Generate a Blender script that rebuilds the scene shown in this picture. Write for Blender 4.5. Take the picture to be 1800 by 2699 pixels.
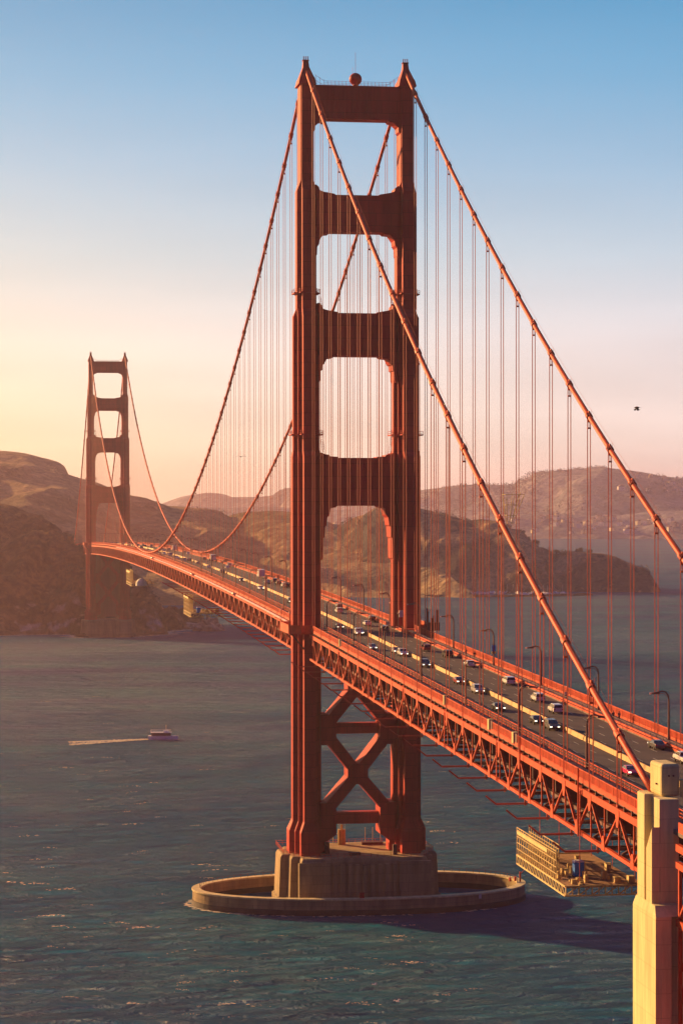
import bpy, bmesh, math, random
from mathutils import Vector, Matrix, noise
random.seed(7)
R = math.radians
S = bpy.context.scene
for o in list(bpy.data.objects): bpy.data.objects.remove(o)
COL = S.collection

# ------------------------------------------------------------------ camera
CAM = Vector((-100.689, -638.442, 108.864))
YAW, PIT, ROL, F = 0.150393, -0.00456, -0.00079, 6262.07
FW = Vector((math.sin(YAW)*math.cos(PIT), math.cos(YAW)*math.cos(PIT), math.sin(PIT)))
RT = Vector((math.cos(YAW), -math.sin(YAW), 0)); UP = RT.cross(FW)
cd = bpy.data.cameras.new('camera'); cam = bpy.data.objects.new('camera', cd); COL.objects.link(cam)
r2 = RT*math.cos(ROL)+UP*math.sin(ROL); u2 = -RT*math.sin(ROL)+UP*math.cos(ROL)
cam.matrix_world = Matrix(((r2.x, u2.x, -FW.x, CAM.x), (r2.y, u2.y, -FW.y, CAM.y), (r2.z, u2.z, -FW.z, CAM.z), (0, 0, 0, 1)))
cd.sensor_fit = 'HORIZONTAL'; cd.sensor_width = 36; cd.lens = F/1800*36
cd.clip_start = 1; cd.clip_end = 60000
S.camera = cam
def at(px, py, depth):
    return CAM + (FW + r2*((px-900)/F) + u2*((1349.5-py)/F))*depth

# ------------------------------------------------------------------ light
SUN_EL, SUN_AZ = R(15), R(-41)          # azimuth from the bridge axis (+Y), negative = west
sd = Vector((math.sin(SUN_AZ)*math.cos(SUN_EL), math.cos(SUN_AZ)*math.cos(SUN_EL), math.sin(SUN_EL)))
sl = bpy.data.lights.new('sun', 'SUN'); sun = bpy.data.objects.new('sun', sl); COL.objects.link(sun)
sun.location = (0, 0, 400); sun.rotation_euler = sd.to_track_quat('Z', 'Y').to_euler()
sl.energy = 5.0; sl.angle = R(0.5); sl.color = (1.0, 0.55, 0.21)

w = bpy.data.worlds.new('World'); S.world = w; w.use_nodes = True
nt = w.node_tree; nt.nodes.clear()
def N(t, **k):
    n = nt.nodes.new(t)
    for a, b in k.items(): setattr(n, a, b)
    return n
def M(op, a, b=None, c=None, clamp=False):
    n = N('ShaderNodeMath', operation=op, use_clamp=clamp)
    for i, v in enumerate((a, b, c)):
        if v is None: continue
        if isinstance(v, (int, float)): n.inputs[i].default_value = v
        else: nt.links.new(v, n.inputs[i])
    return n.outputs[0]
tc = N('ShaderNodeTexCoord'); sep = N('ShaderNodeSeparateXYZ'); nt.links.new(tc.outputs['Generated'], sep.inputs[0])
elev = M('ARCSINE', sep.outputs[2])                       # radians
ramp = N('ShaderNodeValToRGB'); nt.links.new(M('DIVIDE', elev, R(90), clamp=True), ramp.inputs[0])
SKY = [(0.0, (0.66, 0.52, 0.50)), (0.015, (0.62, 0.52, 0.51)), (0.041, (0.53, 0.49, 0.53)), (0.065, (0.34, 0.42, 0.51)),
       (0.090, (0.19, 0.33, 0.48)), (0.112, (0.09, 0.27, 0.45)), (0.135, (0.03, 0.20, 0.38)), (0.18, (0.026, 0.12, 0.18)), (0.35, (0.010, 0.045, 0.055)), (1.0, (0.010, 0.018, 0.05))]
el = ramp.color_ramp.elements
while len(el) < len(SKY): el.new(0.5)
for e, (p, c) in zip(el, SKY): e.position = p; e.color = (*c, 1)
# warm evening light round the sun's side of the sky
dot = N('ShaderNodeVectorMath', operation='DOT_PRODUCT'); nt.links.new(tc.outputs['Generated'], dot.inputs[0])
gl = Vector((math.sin(R(-32)), math.cos(R(-32)), 0.02)).normalized(); dot.inputs[1].default_value = gl
az = M('POWER', M('MAXIMUM', dot.outputs['Value'], 0.0), 7.0)
low = M('POWER', 2.718, M('MULTIPLY', M('MAXIMUM', elev, 0.0), -13.0))
warm = M('MULTIPLY', M('MULTIPLY', az, low), 2.0, clamp=True)
# thin high cloud streaks
mp = N('ShaderNodeMapping'); mp.inputs['Scale'].default_value = (2.2, 2.2, 16); nt.links.new(tc.outputs['Generated'], mp.inputs[0])
nz = N('ShaderNodeTexNoise'); nz.inputs['Scale'].default_value = 2.0; nz.inputs['Detail'].default_value = 5; nt.links.new(mp.outputs[0], nz.inputs[0])
cl = M('MULTIPLY', M('SUBTRACT', nz.outputs[0], 0.5), 0.9)
cmul = M('ADD', 1.0, M('MULTIPLY', cl, low))
sky = N('ShaderNodeTexSky', sky_type='NISHITA', sun_disc=False, sun_elevation=SUN_EL, sun_rotation=SUN_AZ, dust_density=3.0)
smul = N('ShaderNodeVectorMath', operation='SCALE'); nt.links.new(sky.outputs[0], smul.inputs[0]); smul.inputs[3].default_value = 0.10
def MIX(fac, a, b, bt='MIX'):
    n = N('ShaderNodeMix', data_type='RGBA', blend_type=bt)
    for s, v in ((n.inputs[0], fac), (n.inputs[6], a), (n.inputs[7], b)):
        if isinstance(v, (int, float)): s.default_value = v
        elif isinstance(v, tuple): s.default_value = (*v, 1)
        else: nt.links.new(v, s)
    return n.outputs[2]
c0 = MIX(0.88, smul.outputs[0], ramp.outputs[0])
c1 = MIX(warm, c0, (0.90, 0.64, 0.20))
# the sky behind the camera, away from the sun, is a dim violet dusk
dot2 = N('ShaderNodeVectorMath', operation='DOT_PRODUCT'); nt.links.new(tc.outputs['Generated'], dot2.inputs[0]); dot2.inputs[1].default_value = (-0.25, 0.97, 0)
fm = N('ShaderNodeMapRange', interpolation_type='SMOOTHSTEP'); nt.links.new(dot2.outputs['Value'], fm.inputs[0]); fm.inputs[1].default_value = 0.25; fm.inputs[2].default_value = 0.85
hi = N('ShaderNodeMapRange', interpolation_type='SMOOTHSTEP'); nt.links.new(elev, hi.inputs[0]); hi.inputs[1].default_value = 0.45; hi.inputs[2].default_value = 1.2
c1 = MIX(fm.outputs[0], MIX(hi.outputs[0], (0.034, 0.012, 0.085), (0.035, 0.10, 0.26)), c1)
sc = N('ShaderNodeVectorMath', operation='SCALE'); nt.links.new(c1, sc.inputs[0]); nt.links.new(cmul, sc.inputs[3])
bg = N('ShaderNodeBackground'); nt.links.new(sc.outputs[0], bg.inputs[0]); bg.inputs[1].default_value = 0.80
wo = N('ShaderNodeOutputWorld'); nt.links.new(bg.outputs[0], wo.inputs[0])
S.view_settings.view_transform = 'Standard'; S.view_settings.look = 'None'
S.view_settings.exposure = 1.0; S.view_settings.gamma = 1.0
S.render.engine = 'CYCLES'
S.cycles.volume_bounces = 1; S.cycles.max_bounces = 6; S.cycles.diffuse_bounces = 2

# ------------------------------------------------------------------ materials
def mat(name, col, rough=0.6, var=0.15, scale=0.5, metal=0.0, seams=None, emis=None, est=1.0, bump=0.0, streak=False, col2=None, spec=0.5):
    m = bpy.data.materials.new(name); m.use_nodes = True; t = m.node_tree; b = t.nodes['Principled BSDF']
    b.inputs['Roughness'].default_value = rough; b.inputs['Metallic'].default_value = metal
    b.inputs['Specular IOR Level'].default_value = spec
    tcn = t.nodes.new('ShaderNodeTexCoord'); mpn = t.nodes.new('ShaderNodeMapping')
    if streak: mpn.inputs['Scale'].default_value = (1, 1, 0.12)
    t.links.new(tcn.outputs['Object'], mpn.inputs[0])
    n = t.nodes.new('ShaderNodeTexNoise'); n.inputs['Scale'].default_value = scale; n.inputs['Detail'].default_value = 6; n.inputs['Roughness'].default_value = 0.65
    t.links.new(mpn.outputs[0], n.inputs[0])
    r = t.nodes.new('ShaderNodeValToRGB'); t.links.new(n.outputs[0], r.inputs[0])
    c2 = col2 or tuple(min(1, c*(1+var)) for c in col); c1_ = tuple(c*(1-var) for c in col)
    r.color_ramp.elements[0].position = 0.35; r.color_ramp.elements[0].color = (*c1_, 1)
    r.color_ramp.elements[1].position = 0.65; r.color_ramp.elements[1].color = (*c2, 1)
    outc = r.outputs[0]
    if seams:                                    # plate or formwork joints: thin darker lines
        br = t.nodes.new('ShaderNodeTexBrick'); br.inputs['Scale'].default_value = 1.0; br.inputs['Brick Width'].default_value = seams[0]; br.inputs['Row Height'].default_value = seams[1]
        br.inputs['Mortar Size'].default_value = seams[2]; br.inputs['Mortar Smooth'].default_value = 0.3
        br.inputs['Color1'].default_value = (1, 1, 1, 1); br.inputs['Color2'].default_value = (seams[4],)*3+(1,); br.inputs['Mortar'].default_value = (seams[3],)*3+(1,)
        cx_ = t.nodes.new('ShaderNodeCombineXYZ'); sx_ = t.nodes.new('ShaderNodeSeparateXYZ'); t.links.new(tcn.outputs['Object'], sx_.inputs[0])
        ad = t.nodes.new('ShaderNodeMath'); ad.operation = 'ADD'; t.links.new(sx_.outputs[0], ad.inputs[0]); t.links.new(sx_.outputs[1], ad.inputs[1])
        t.links.new(ad.outputs[0], cx_.inputs[0]); t.links.new(sx_.outputs[2], cx_.inputs[1]); t.links.new(cx_.outputs[0], br.inputs[0])
        mm = t.nodes.new('ShaderNodeMix'); mm.data_type = 'RGBA'; mm.blend_type = 'MULTIPLY'; mm.inputs[0].default_value = 1.0; t.links.new(outc, mm.inputs[6]); t.links.new(br.outputs[0], mm.inputs[7]); outc = mm.outputs[2]
    t.links.new(outc, b.inputs['Base Color'])
    if bump:
        bp = t.nodes.new('ShaderNodeBump'); bp.inputs['Strength'].default_value = bump; bp.inputs['Distance'].default_value = 0.3
        t.links.new(n.outputs[0], bp.inputs['Height']); t.links.new(bp.outputs[0], b.inputs['Normal'])
    if emis: b.inputs['Emission Color'].default_value = (*emis, 1); b.inputs['Emission Strength'].default_value = est
    return m
ORANGE = (0.46, 0.036, 0.026)
MT = dict(
 steel=mat('painted_steel', ORANGE, 0.6, 0.22, 0.25, streak=True, spec=0.12, seams=(4.2, 3.4, 0.07, 0.5, 0.82)),
 steel2=mat('painted_steel_truss', (0.56, 0.070, 0.020), 0.55, 0.2, 0.6, spec=0.2),
 rope=mat('painted_rope', (0.44, 0.06, 0.035), 0.6, 0.1, 0.4, spec=0.2),
 pipe=mat('pipe_highlight', (0.75, 0.32, 0.22), 0.25, 0.1, 0.4),
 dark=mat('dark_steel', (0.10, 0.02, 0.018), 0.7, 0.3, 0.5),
 conc=mat('weathered_concrete', (0.36, 0.26, 0.12), 0.9, 0.3, 0.35, bump=0.3, streak=True, seams=(5.0, 2.4, 0.05, 0.6, 0.86)),
 conc2=mat('pale_concrete', (0.66, 0.54, 0.25), 0.9, 0.22, 0.45, bump=0.4, streak=True, seams=(40, 3.1, 0.04, 0.72, 0.93)),
 tide=mat('tide_stained_concrete', (0.035, 0.030, 0.022), 0.6, 0.4, 0.6),
 asph=mat('asphalt', (0.048, 0.030, 0.034), 0.85, 0.25, 0.35),
 walk=mat('sidewalk', (0.17, 0.12, 0.10), 0.85, 0.2, 0.8),
 paint=mat('road_paint', (0.42, 0.38, 0.30), 0.7, 0.2, 1.0),
 barrier=mat('yellow_barrier', (0.46, 0.25, 0.04), 0.6, 0.15, 0.8),
 pole=mat('lamp_pole', (0.16, 0.05, 0.04), 0.5, 0.1, 1),
 glass=mat('dark_glass', (0.015, 0.018, 0.022), 0.08, 0.1, 1, spec=0.8),
 tyre=mat('tyre', (0.02, 0.02, 0.02), 0.9, 0.1, 1),
 chrome=mat('headlight_glass', (0.9, 0.85, 0.7), 0.2, 0.05, 1, emis=(1, 0.85, 0.6), est=1.5),
 tail=mat('tail_light', (0.5, 0.02, 0.02), 0.3, 0.1, 1),
 scaf=mat('scaffold_yellow', (0.62, 0.46, 0.17), 0.7, 0.2, 1),
 ply=mat('plywood', (0.36, 0.20, 0.10), 0.85, 0.3, 0.8),
 blue=mat('blue_plastic', (0.02, 0.24, 0.75), 0.45, 0.15, 1),
 whitep=mat('white_plastic', (0.85, 0.84, 0.84), 0.5, 0.08, 1),
 pinkp=mat('pink_light', (0.7, 0.3, 0.25), 0.4, 0.1, 1),
 foam=mat('foam', (0.78, 0.74, 0.52), 0.7, 0.2, 0.5),  # yellowish tint also serves as golden sun glints on the waves
 bird=mat('dark_feathers', (0.03, 0.025, 0.025), 0.8, 0.2, 2),
 trunk=mat('bark', (0.06, 0.04, 0.03), 0.9, 0.3, 1),
 leaf=mat('foliage', (0.045, 0.055, 0.025), 0.8, 0.4, 0.25),
 hair=mat('hair', (0.03, 0.02, 0.015), 0.7, 0.2, 5),
 hullb=mat('hull_blue', (0.88, 0.88, 0.82), 0.5, 0.1, 1),
 cabin=mat('dark_cabin', (0.06, 0.025, 0.02), 0.4, 0.2, 1),
 roofm=mat('roof_tiles', (0.16, 0.10, 0.08), 0.8, 0.3, 0.5),
 signw=mat('sign_white', (0.55, 0.50, 0.48), 0.6, 0.1, 1),
 haze_fill=mat('haze_sheet_colour', (0.30, 0.10, 0.06), 0.9, 0.25, 0.2, streak=True),
 yel=mat('yellow_plastic', (0.7, 0.5, 0.05), 0.5, 0.1, 1),
)

# ------------------------------------------------------------------ mesh helpers
class MB:
    def __init__(s): s.v = []; s.f = []
    def poly(s, pts, faces):
        b = len(s.v); s.v += [tuple(p) for p in pts]; s.f += [tuple(b+i for i in f) for f in faces]; return s
    def box(s, x0, x1, y0, y1, z0, z1):
        return s.poly([(x0,y0,z0),(x1,y0,z0),(x1,y1,z0),(x0,y1,z0),(x0,y0,z1),(x1,y0,z1),(x1,y1,z1),(x0,y1,z1)],
                      [(0,3,2,1),(4,5,6,7),(0,1,5,4),(1,2,6,5),(2,3,7,6),(3,0,4,7)])
    def hexa(s, lo, hi):      # two quads of four points
        return s.poly(list(lo)+list(hi), [(0,3,2,1),(4,5,6,7),(0,1,5,4),(1,2,6,5),(2,3,7,6),(3,0,4,7)])
    def bar(s, a, b, w, h=None, up=(0,0,1)):
        h = h or w; a = Vector(a); b = Vector(b); d = (b-a)
        if d.length < 1e-6: return s
        d.normalize(); u = Vector(up)
        if abs(d.dot(u)) > 0.98: u = Vector((0,1,0))
        r = d.cross(u).normalized(); u = r.cross(d)
        q = lambda c: [c-r*w/2-u*h/2, c+r*w/2-u*h/2, c+r*w/2+u*h/2, c-r*w/2+u*h/2]
        return s.poly(q(a)+q(b), [(0,1,2,3),(7,6,5,4),(0,4,5,1),(1,5,6,2),(2,6,7,3),(3,7,4,0)])
    def tube(s, pts, rad, n=8, cap=True):
        pts = [Vector(p) for p in pts]; b = len(s.v)
        rr = rad if isinstance(rad, (list, tuple)) else [rad]*len(pts)
        for i, p in enumerate(pts):
            d = (pts[min(i+1, len(pts)-1)]-pts[max(i-1, 0)]).normalized(); u = Vector((0,0,1)) if abs(d.z) < 0.95 else Vector((1,0,0))
            r = d.cross(u).normalized(); u = r.cross(d)
            for k in range(n):
                a = 2*math.pi*k/n; s.v.append(tuple(p+(r*math.cos(a)+u*math.sin(a))*rr[i]))
        for i in range(len(pts)-1):
            for k in range(n):
                s.f.append((b+i*n+k, b+i*n+(k+1)%n, b+(i+1)*n+(k+1)%n, b+(i+1)*n+k))
        if cap:
            s.f.append(tuple(b+k for k in range(n))[::-1]); s.f.append(tuple(b+(len(pts)-1)*n+k for k in range(n)))
        return s
    def prism(s, poly, z0, z1, poly2=None):   # plan polygon (x,y) extruded z0..z1, optional different top
        n = len(poly); p2 = poly2 or poly
        return s.poly([(x,y,z0) for x,y in poly]+[(x,y,z1) for x,y in p2],
                      [tuple(range(n))[::-1], tuple(range(n,2*n))]+[(i,(i+1)%n,n+(i+1)%n,n+i) for i in range(n)])
    def prismy(s, poly, y0, y1):              # elevation polygon (x,z) extruded along y
        n = len(poly)
        return s.poly([(x,y0,z) for x,z in poly]+[(x,y1,z) for x,z in poly],
                      [tuple(range(n)), tuple(range(n,2*n))[::-1]]+[(n+i,n+(i+1)%n,(i+1)%n,i) for i in range(n)])
    def prismx(s, poly, x0, x1):
        n = len(poly)
        return s.poly([(x0,y,z) for y,z in poly]+[(x1,y,z) for y,z in poly],
                      [tuple(range(n))[::-1], tuple(range(n,2*n))]+[(i,(i+1)%n,n+(i+1)%n,n+i) for i in range(n)])
    def ball(s, c, r, nu=10, nv=7, sz=1.0):
        b = len(s.v); c = Vector(c)
        for j in range(nv+1):
            t = math.pi*j/nv
            for i in range(nu):
                a = 2*math.pi*i/nu; s.v.append((c.x+r*math.sin(t)*math.cos(a), c.y+r*math.sin(t)*math.sin(a), c.z+r*sz*math.cos(t)))
        for j in range(nv):
            for i in range(nu):
                s.f.append((b+j*nu+i, b+(j+1)*nu+i, b+(j+1)*nu+(i+1)%nu, b+j*nu+(i+1)%nu))
        return s
    def build(s, name, m, parent=None, loc=None, smooth=False, bevel=0):
        me = bpy.data.meshes.new(name); me.from_pydata(s.v, [], s.f)
        bm = bmesh.new(); bm.from_mesh(me)
        bmesh.ops.recalc_face_normals(bm, faces=bm.faces) if len(s.f) < 60000 else None
        bm.to_mesh(me); bm.free()
        if isinstance(m, str): m = MT[m]
        me.materials.append(m)
        if smooth: me.polygons.foreach_set('use_smooth', [True]*len(me.polygons))
        o = bpy.data.objects.new(name, me); COL.objects.link(o)
        if parent: o.parent = parent
        if loc: o.location = loc
        if bevel:
            bv = o.modifiers.new('bevel', 'BEVEL'); bv.width = bevel; bv.segments = 2; bv.limit_method = 'ANGLE'
        return o
def tag(o, label=None, cat=None, group=None, kind=None):
    if label: o['label'] = label
    if cat: o['category'] = cat
    if group: o['group'] = group
    if kind: o['kind'] = kind
    return o
def empty(name, loc=(0,0,0), rz=0):
    o = bpy.data.objects.new(name, None); COL.objects.link(o); o.location = loc; o.rotation_euler = (0,0,rz); o.empty_display_size = 1
    return o
def kids(o): return KID.get(o.name, [])
def copy_tree(o, parent=None):
    c = o.copy(); COL.objects.link(c)
    if parent: c.parent = parent
    for ch in list(o.children): copy_tree(ch, c)
    return c

# ------------------------------------------------------------------ bridge geometry
L, HW, YS, YN = 1280.2, 13.7, -337.0, 1280.2+337.0
def zc(y):         # top of the stiffening truss
    if y < 0: return 73.4+0.0222*y
    if y > L: return 73.4-0.0222*(y-L)
    return 73.4+6.2*(1-((y-L/2)/(L/2))**2)
def zr(y): return zc(y)+0.95          # roadway
TOP = 226.2
def zcab(y):
    if y > L/2: y = L-y
    if y < 0: return TOP+0.5797*y+0.00035*y*y
    return 81.6+(TOP-81.6)*((y-L/2)/(L/2))**2
NODE = 15.24

bridge = empty('suspension_bridge', (0, 0, 0))
tag(bridge, 'long orange red suspension bridge with two towers carrying traffic across the strait', 'bridge')

def leg_poly(cx, cols, sy=1.0):
    # stepped plan; cols = [(halfx, halfy), ...] from the inner deep column outward
    pts = []
    for q in range(4):
        pass
    xs = cols
    a = []
    a.append((xs[0][0], xs[0][1]))
    for i in range(1, len(xs)):
        a.append((xs[i-1][0], xs[i][1])); a.append((xs[i][0], xs[i][1]))
    q1 = a                                  # +x +y quadrant from the deep column to the outermost
    full = [(x, y) for x, y in q1]
    full += [(x, -y) for x, y in q1[::-1]]
    full += [(-x, -y) for x, y in q1]
    full += [(-x, y) for x, y in q1[::-1]]
    return [(cx+x, y*sy) for x, y in full[::-1]]

def arch_strut(mb, z_top, z_bot, hx, ydep, up, dn):
    """portal strut between the legs: flat beam with small stepped corner haunches; up / dn = [(inset from leg, height)]"""
    mb.box(-hx, hx, -ydep, ydep, z_bot, z_top)
    for sx in (-1, 1):
        if up: mb.prismy([(sx*x, z_top+z) for x, z in [(hx+0.3, -0.2), (hx-up[0][0], -0.2)]+[(hx-a, b) for a, b in up]+[(hx+0.3, up[-1][1])]], -ydep+0.12, ydep-0.12)
        if dn: mb.prismy([(sx*x, z_bot+z) for x, z in [(hx+0.3, 0.2), (hx-dn[0][0], 0.2)]+[(hx-a, -b) for a, b in dn]+[(hx+0.3, -dn[-1][1])]], -ydep+0.12, ydep-0.12)

def make_tower(yc, near):
    S4 = [(1.55, 7.9), (2.6, 4.0), (3.85, 1.9)]
    S3 = [(1.55, 6.7), (2.55, 3.1), (3.55, 1.2)]
    S2 = [(1.55, 5.2), (2.65, 2.0)]
    S1 = [(1.55, 3.9), (1.75, 3.2)]
    BASE = [(2.6, 8.9), (3.7, 5.0), (5.0, 2.8)]
    mb = MB()
    for cx in (-HW, HW):
        mb.prism(leg_poly(cx, S4), 22.5, 121)
        mb.prism(leg_poly(cx, S4), 121, 122.6, leg_poly(cx, [(1.55, 6.7), (2.55, 3.1), (3.6, 1.2)]))
        mb.prism(leg_poly(cx, S3), 122.6, 158.8)
        mb.prism(leg_poly(cx, S3), 158.8, 161, leg_poly(cx, [(1.55, 5.2), (2.55, 2.0), (2.66, 0.8)]))
        mb.prism(leg_poly(cx, S2), 161, 192.8)
        mb.prism(leg_poly(cx, S2), 192.8, 195.4, leg_poly(cx, [(1.55, 3.9), (1.8, 3.1)]))
        mb.prism(leg_poly(cx, S1), 195.4, 221.5)
        mb.prism(leg_poly(cx, BASE), 13.8, 19.8)
        mb.prism(leg_poly(cx, BASE), 19.8, 22.5, leg_poly(cx, S4))
    yd = 1.5
    mb.box(-9.95, 9.95, -yd, yd, 45.7, 48.6); mb.box(-9.95, 9.95, -yd, yd, 21.2, 24.4)
    t = mb.build('tower', 'steel', bridge, (0, yc, 0))
    t['label'] = 'near tower rising from the ringed pier' if near else 'distant hazy tower by the dark headland'
    # portal struts, top down (hx = inner face of leg)
    U1 = [(5.3, 0), (5.0, .3), (2.1, .8), (.95, 1.2), (.75, 2.1), (0, 2.7)]
    U3 = [(4.7, 0), (4.5, .3), (2.4, .4), (2.2, .8), (.9, 1.0), (.3, 1.3), (0, 1.4)]
    D1 = [(3.5, 0), (3.2, .5), (2.2, .6), (.75, 1.9), (.7, 3.1), (.2, 3.6), (.15, 5.5), (0, 5.9)]
    D2 = [(4.1, 0), (3.6, .45), (2.1, .55), (.95, 2.2), (.8, 3.4), (.3, 4.1), (.2, 6.2), (0, 6.6)]
    D3 = [(4.2, 0), (3.8, .5), (2.1, .65), (1.35, 2.3), (.95, 2.4), (.85, 3.9), (.45, 4.1), (.4, 6.6), (0, 7.1)]
    D4 = [(4.3, 0), (3.8, .45), (2.5, .6), (2.2, 2.4), (1.6, 3.2), (1.35, 5.3), (1.0, 5.6), (.85, 8.5), (.5, 8.7), (.45, 14.2), (0, 14.7)]
    for zt, zb, hx, yd, up, dn in ((221.5, 212.4, 12.15, 2.6, None, D1), (191.8, 181.8, 11.2, 3.0, U1, D2), (159.8, 148.2, 10.5, 3.4, U1, D3), (120.6, 107.6, 9.95, 3.8, U3, D4)):
        b = MB(); arch_strut(b, zt, zb, hx, yd, up, dn)
        # vertical fluting on the face
        for k in range(-4, 5):
            b.box(k*1.5-0.3, k*1.5+0.3, -yd-0.1, -yd+0.1, zb+1.4, zt-1.4)
        b.build('portal_strut', 'steel', t)
    # bracing below the deck
    b = MB(); wdt = 2.9
    for za, zm, zb in ((24.5, 35, 46.5), (47.5, 58.5, 69.5)):
        b = MB()
        for sx in (-1, 1):
            b.bar((sx*9.0, 0, za), (0, 0.004*sx, zm), 2*yd-0.2, wdt); b.bar((sx*9.0, 0, zb), (0, 0.005*sx, zm), 2*yd-0.24, wdt)
        b.build('cross_brace', 'steel', t)
    for zz in (35, 58.5):
        b = MB(); b.prismy([(-2.7, zz-1.6), (-1.3, zz-2.8), (1.3, zz-2.8), (2.7, zz-1.6), (2.7, zz+1.6), (1.3, zz+2.8), (-1.3, zz+2.8), (-2.7, zz+1.6)], -yd-0.06, yd+0.06).build('gusset_plate', 'steel', t)
    for sx in (-1, 1):
        for za, zb_, ch in ((42.9, 51.2, 1), (16.9, 27.2, 1), (67, 73.0, 1)):
            b = MB(); b.prismy([(sx*10.2, za), (sx*8.4, za), (sx*6.0, za+1.7), (sx*6.0, zb_-1.7), (sx*8.4, zb_), (sx*10.2, zb_)], -yd-0.1, yd+0.1).build('gusset_plate', 'steel', t)
    for cx in (-HW, HW):
        b = MB()
        b.prism([(cx-2.4, -4.3), (cx+2.4, -4.3), (cx+2.4, 4.3), (cx-2.4, 4.3)], 221.5, 223.4, [(cx-2.0, -3.6), (cx+2.0, -3.6), (cx+2.0, 3.6), (cx-2.0, 3.6)])
        b.prism([(cx-1.9, -3.4), (cx+1.9, -3.4), (cx+1.9, 3.4), (cx-1.9, 3.4)], 223.4, 226.4, [(cx-0.85, -1.5), (cx+0.85, -1.5), (cx+0.85, 1.5), (cx-0.85, 1.5)])
        b.prism([(cx-0.85, -1.4), (cx+0.85, -1.4), (cx+0.85, 1.4), (cx-0.85, 1.4)], 226.4, 228.3, [(cx-0.7, -0.7), (cx+0.7, -0.7), (cx+0.7, 0.7), (cx-0.7, 0.7)])
        for k in (-1, 0, 1):
            b.tube([(cx+k*0.55, -0.4, 228.2), (cx+k*0.55, -0.4, 229.5)], 0.14, 6)
        b.box(cx-0.9, cx+0.9, -0.9, 0.9, 228.3, 228.5)
        b.build('saddle_housing', 'steel', t)
        # walkway ring(s) round the leg
        for zz, hw_, hy_ in ((165.0, 3.5, 5.9), (126.7, 4.3, 7.5)):
            r_ = MB()
            poly = [(cx-hw_, -hy_*0.45), (cx-2.2, -hy_*0.45), (cx-2.2, -hy_), (cx+2.2, -hy_), (cx+2.2, -hy_*0.45), (cx+hw_, -hy_*0.45), (cx+hw_, hy_*0.45), (cx+2.2, hy_*0.45), (cx+2.2, hy_), (cx-2.2, hy_), (cx-2.2, hy_*0.45), (cx-hw_, hy_*0.45)]
            r_.prism(poly, zz, zz+0.35)
            n = len(poly)
            for i in range(n):
                a, c = poly[i], poly[(i+1) % n]
                for hz in (0.7, 1.2): r_.bar((a[0], a[1], zz+hz), (c[0], c[1], zz+hz), 0.07)
                r_.bar((a[0], a[1], zz), (a[0], a[1], zz+1.25), 0.09)
            r_.build('walkway', 'steel', t)
    # top rail, ladders
    for yy in (-2.5, 2.5):
        b = MB()
        for hz in (0.6, 1.1): b.bar((-9, yy, 221.5+hz), (9, yy, 221.5+hz), 0.06)
        for k in range(-9, 10): b.bar((k, yy, 221.5), (k, yy, 222.7), 0.07)
        for sx in (-1, 1):
            b.bar((sx*9, yy, 222.6), (sx*11.5, yy, 224.2), 0.06)
            for k in range(3): b.bar((sx*(9+k*1.1), yy, 221.5), (sx*(9+k*1.1), yy, 223+k*0.6), 0.07)
        b.build('top_railing', 'steel', t)
    for sx, z0, z1, hx in ((-1, 161.0, 166.4, 10.9), (1, 161, 166.4, 10.9), (-1, 121.0, 128.2, 10.3), (1, 121, 128.2, 10.3)):
        b = MB()
        for s in (0, 0.55):
            b.bar((sx*(hx-1.4+s-0.3), -1.5, z0), (sx*(hx-0.4+s-0.3), -1.5, z1), 0.08)
        for k in range(12):
            q = k/11; b.bar((sx*(hx-1.7+q), -1.5, z0+(z1-z0)*q), (sx*(hx-1.15+q), -1.5, z0+(z1-z0)*q), 0.06)
        b.build('ladder', 'steel', t)
    if not near:
        b = MB(); b.box(-9.6, 9.6, -1.9, 1.9, 16.0, 65.5)  # added sheet: its reddish colour stands in for haze between the legs
        for k in range(-4, 5): b.box(k*2.1-0.1, k*2.1+0.1, -2.0, 2.0, 16.0, 65.5)
        b.build('haze_sheet', 'haze_fill', t)
    if near:
        b = MB(); b.ball((0, 0, 223.7), 1.75, 18, 10, 0.98); b.tube([(0, 0, 221.4), (0, 0, 222.4)], 0.8, 12)
        b.build('beacon', 'steel', t, smooth=True)
        b = MB(); b.tube([(0, 0, 225.3), (0, 0, 231)], 0.05, 5).build('antenna', 'steel', t); MB().tube([(-0.8, 0, 225), (-0.8, 0, 227)], 0.04, 5).build('antenna', 'steel', t)
    return t
tower_n = make_tower(0, True)
tower_f = make_tower(L, False)

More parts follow.
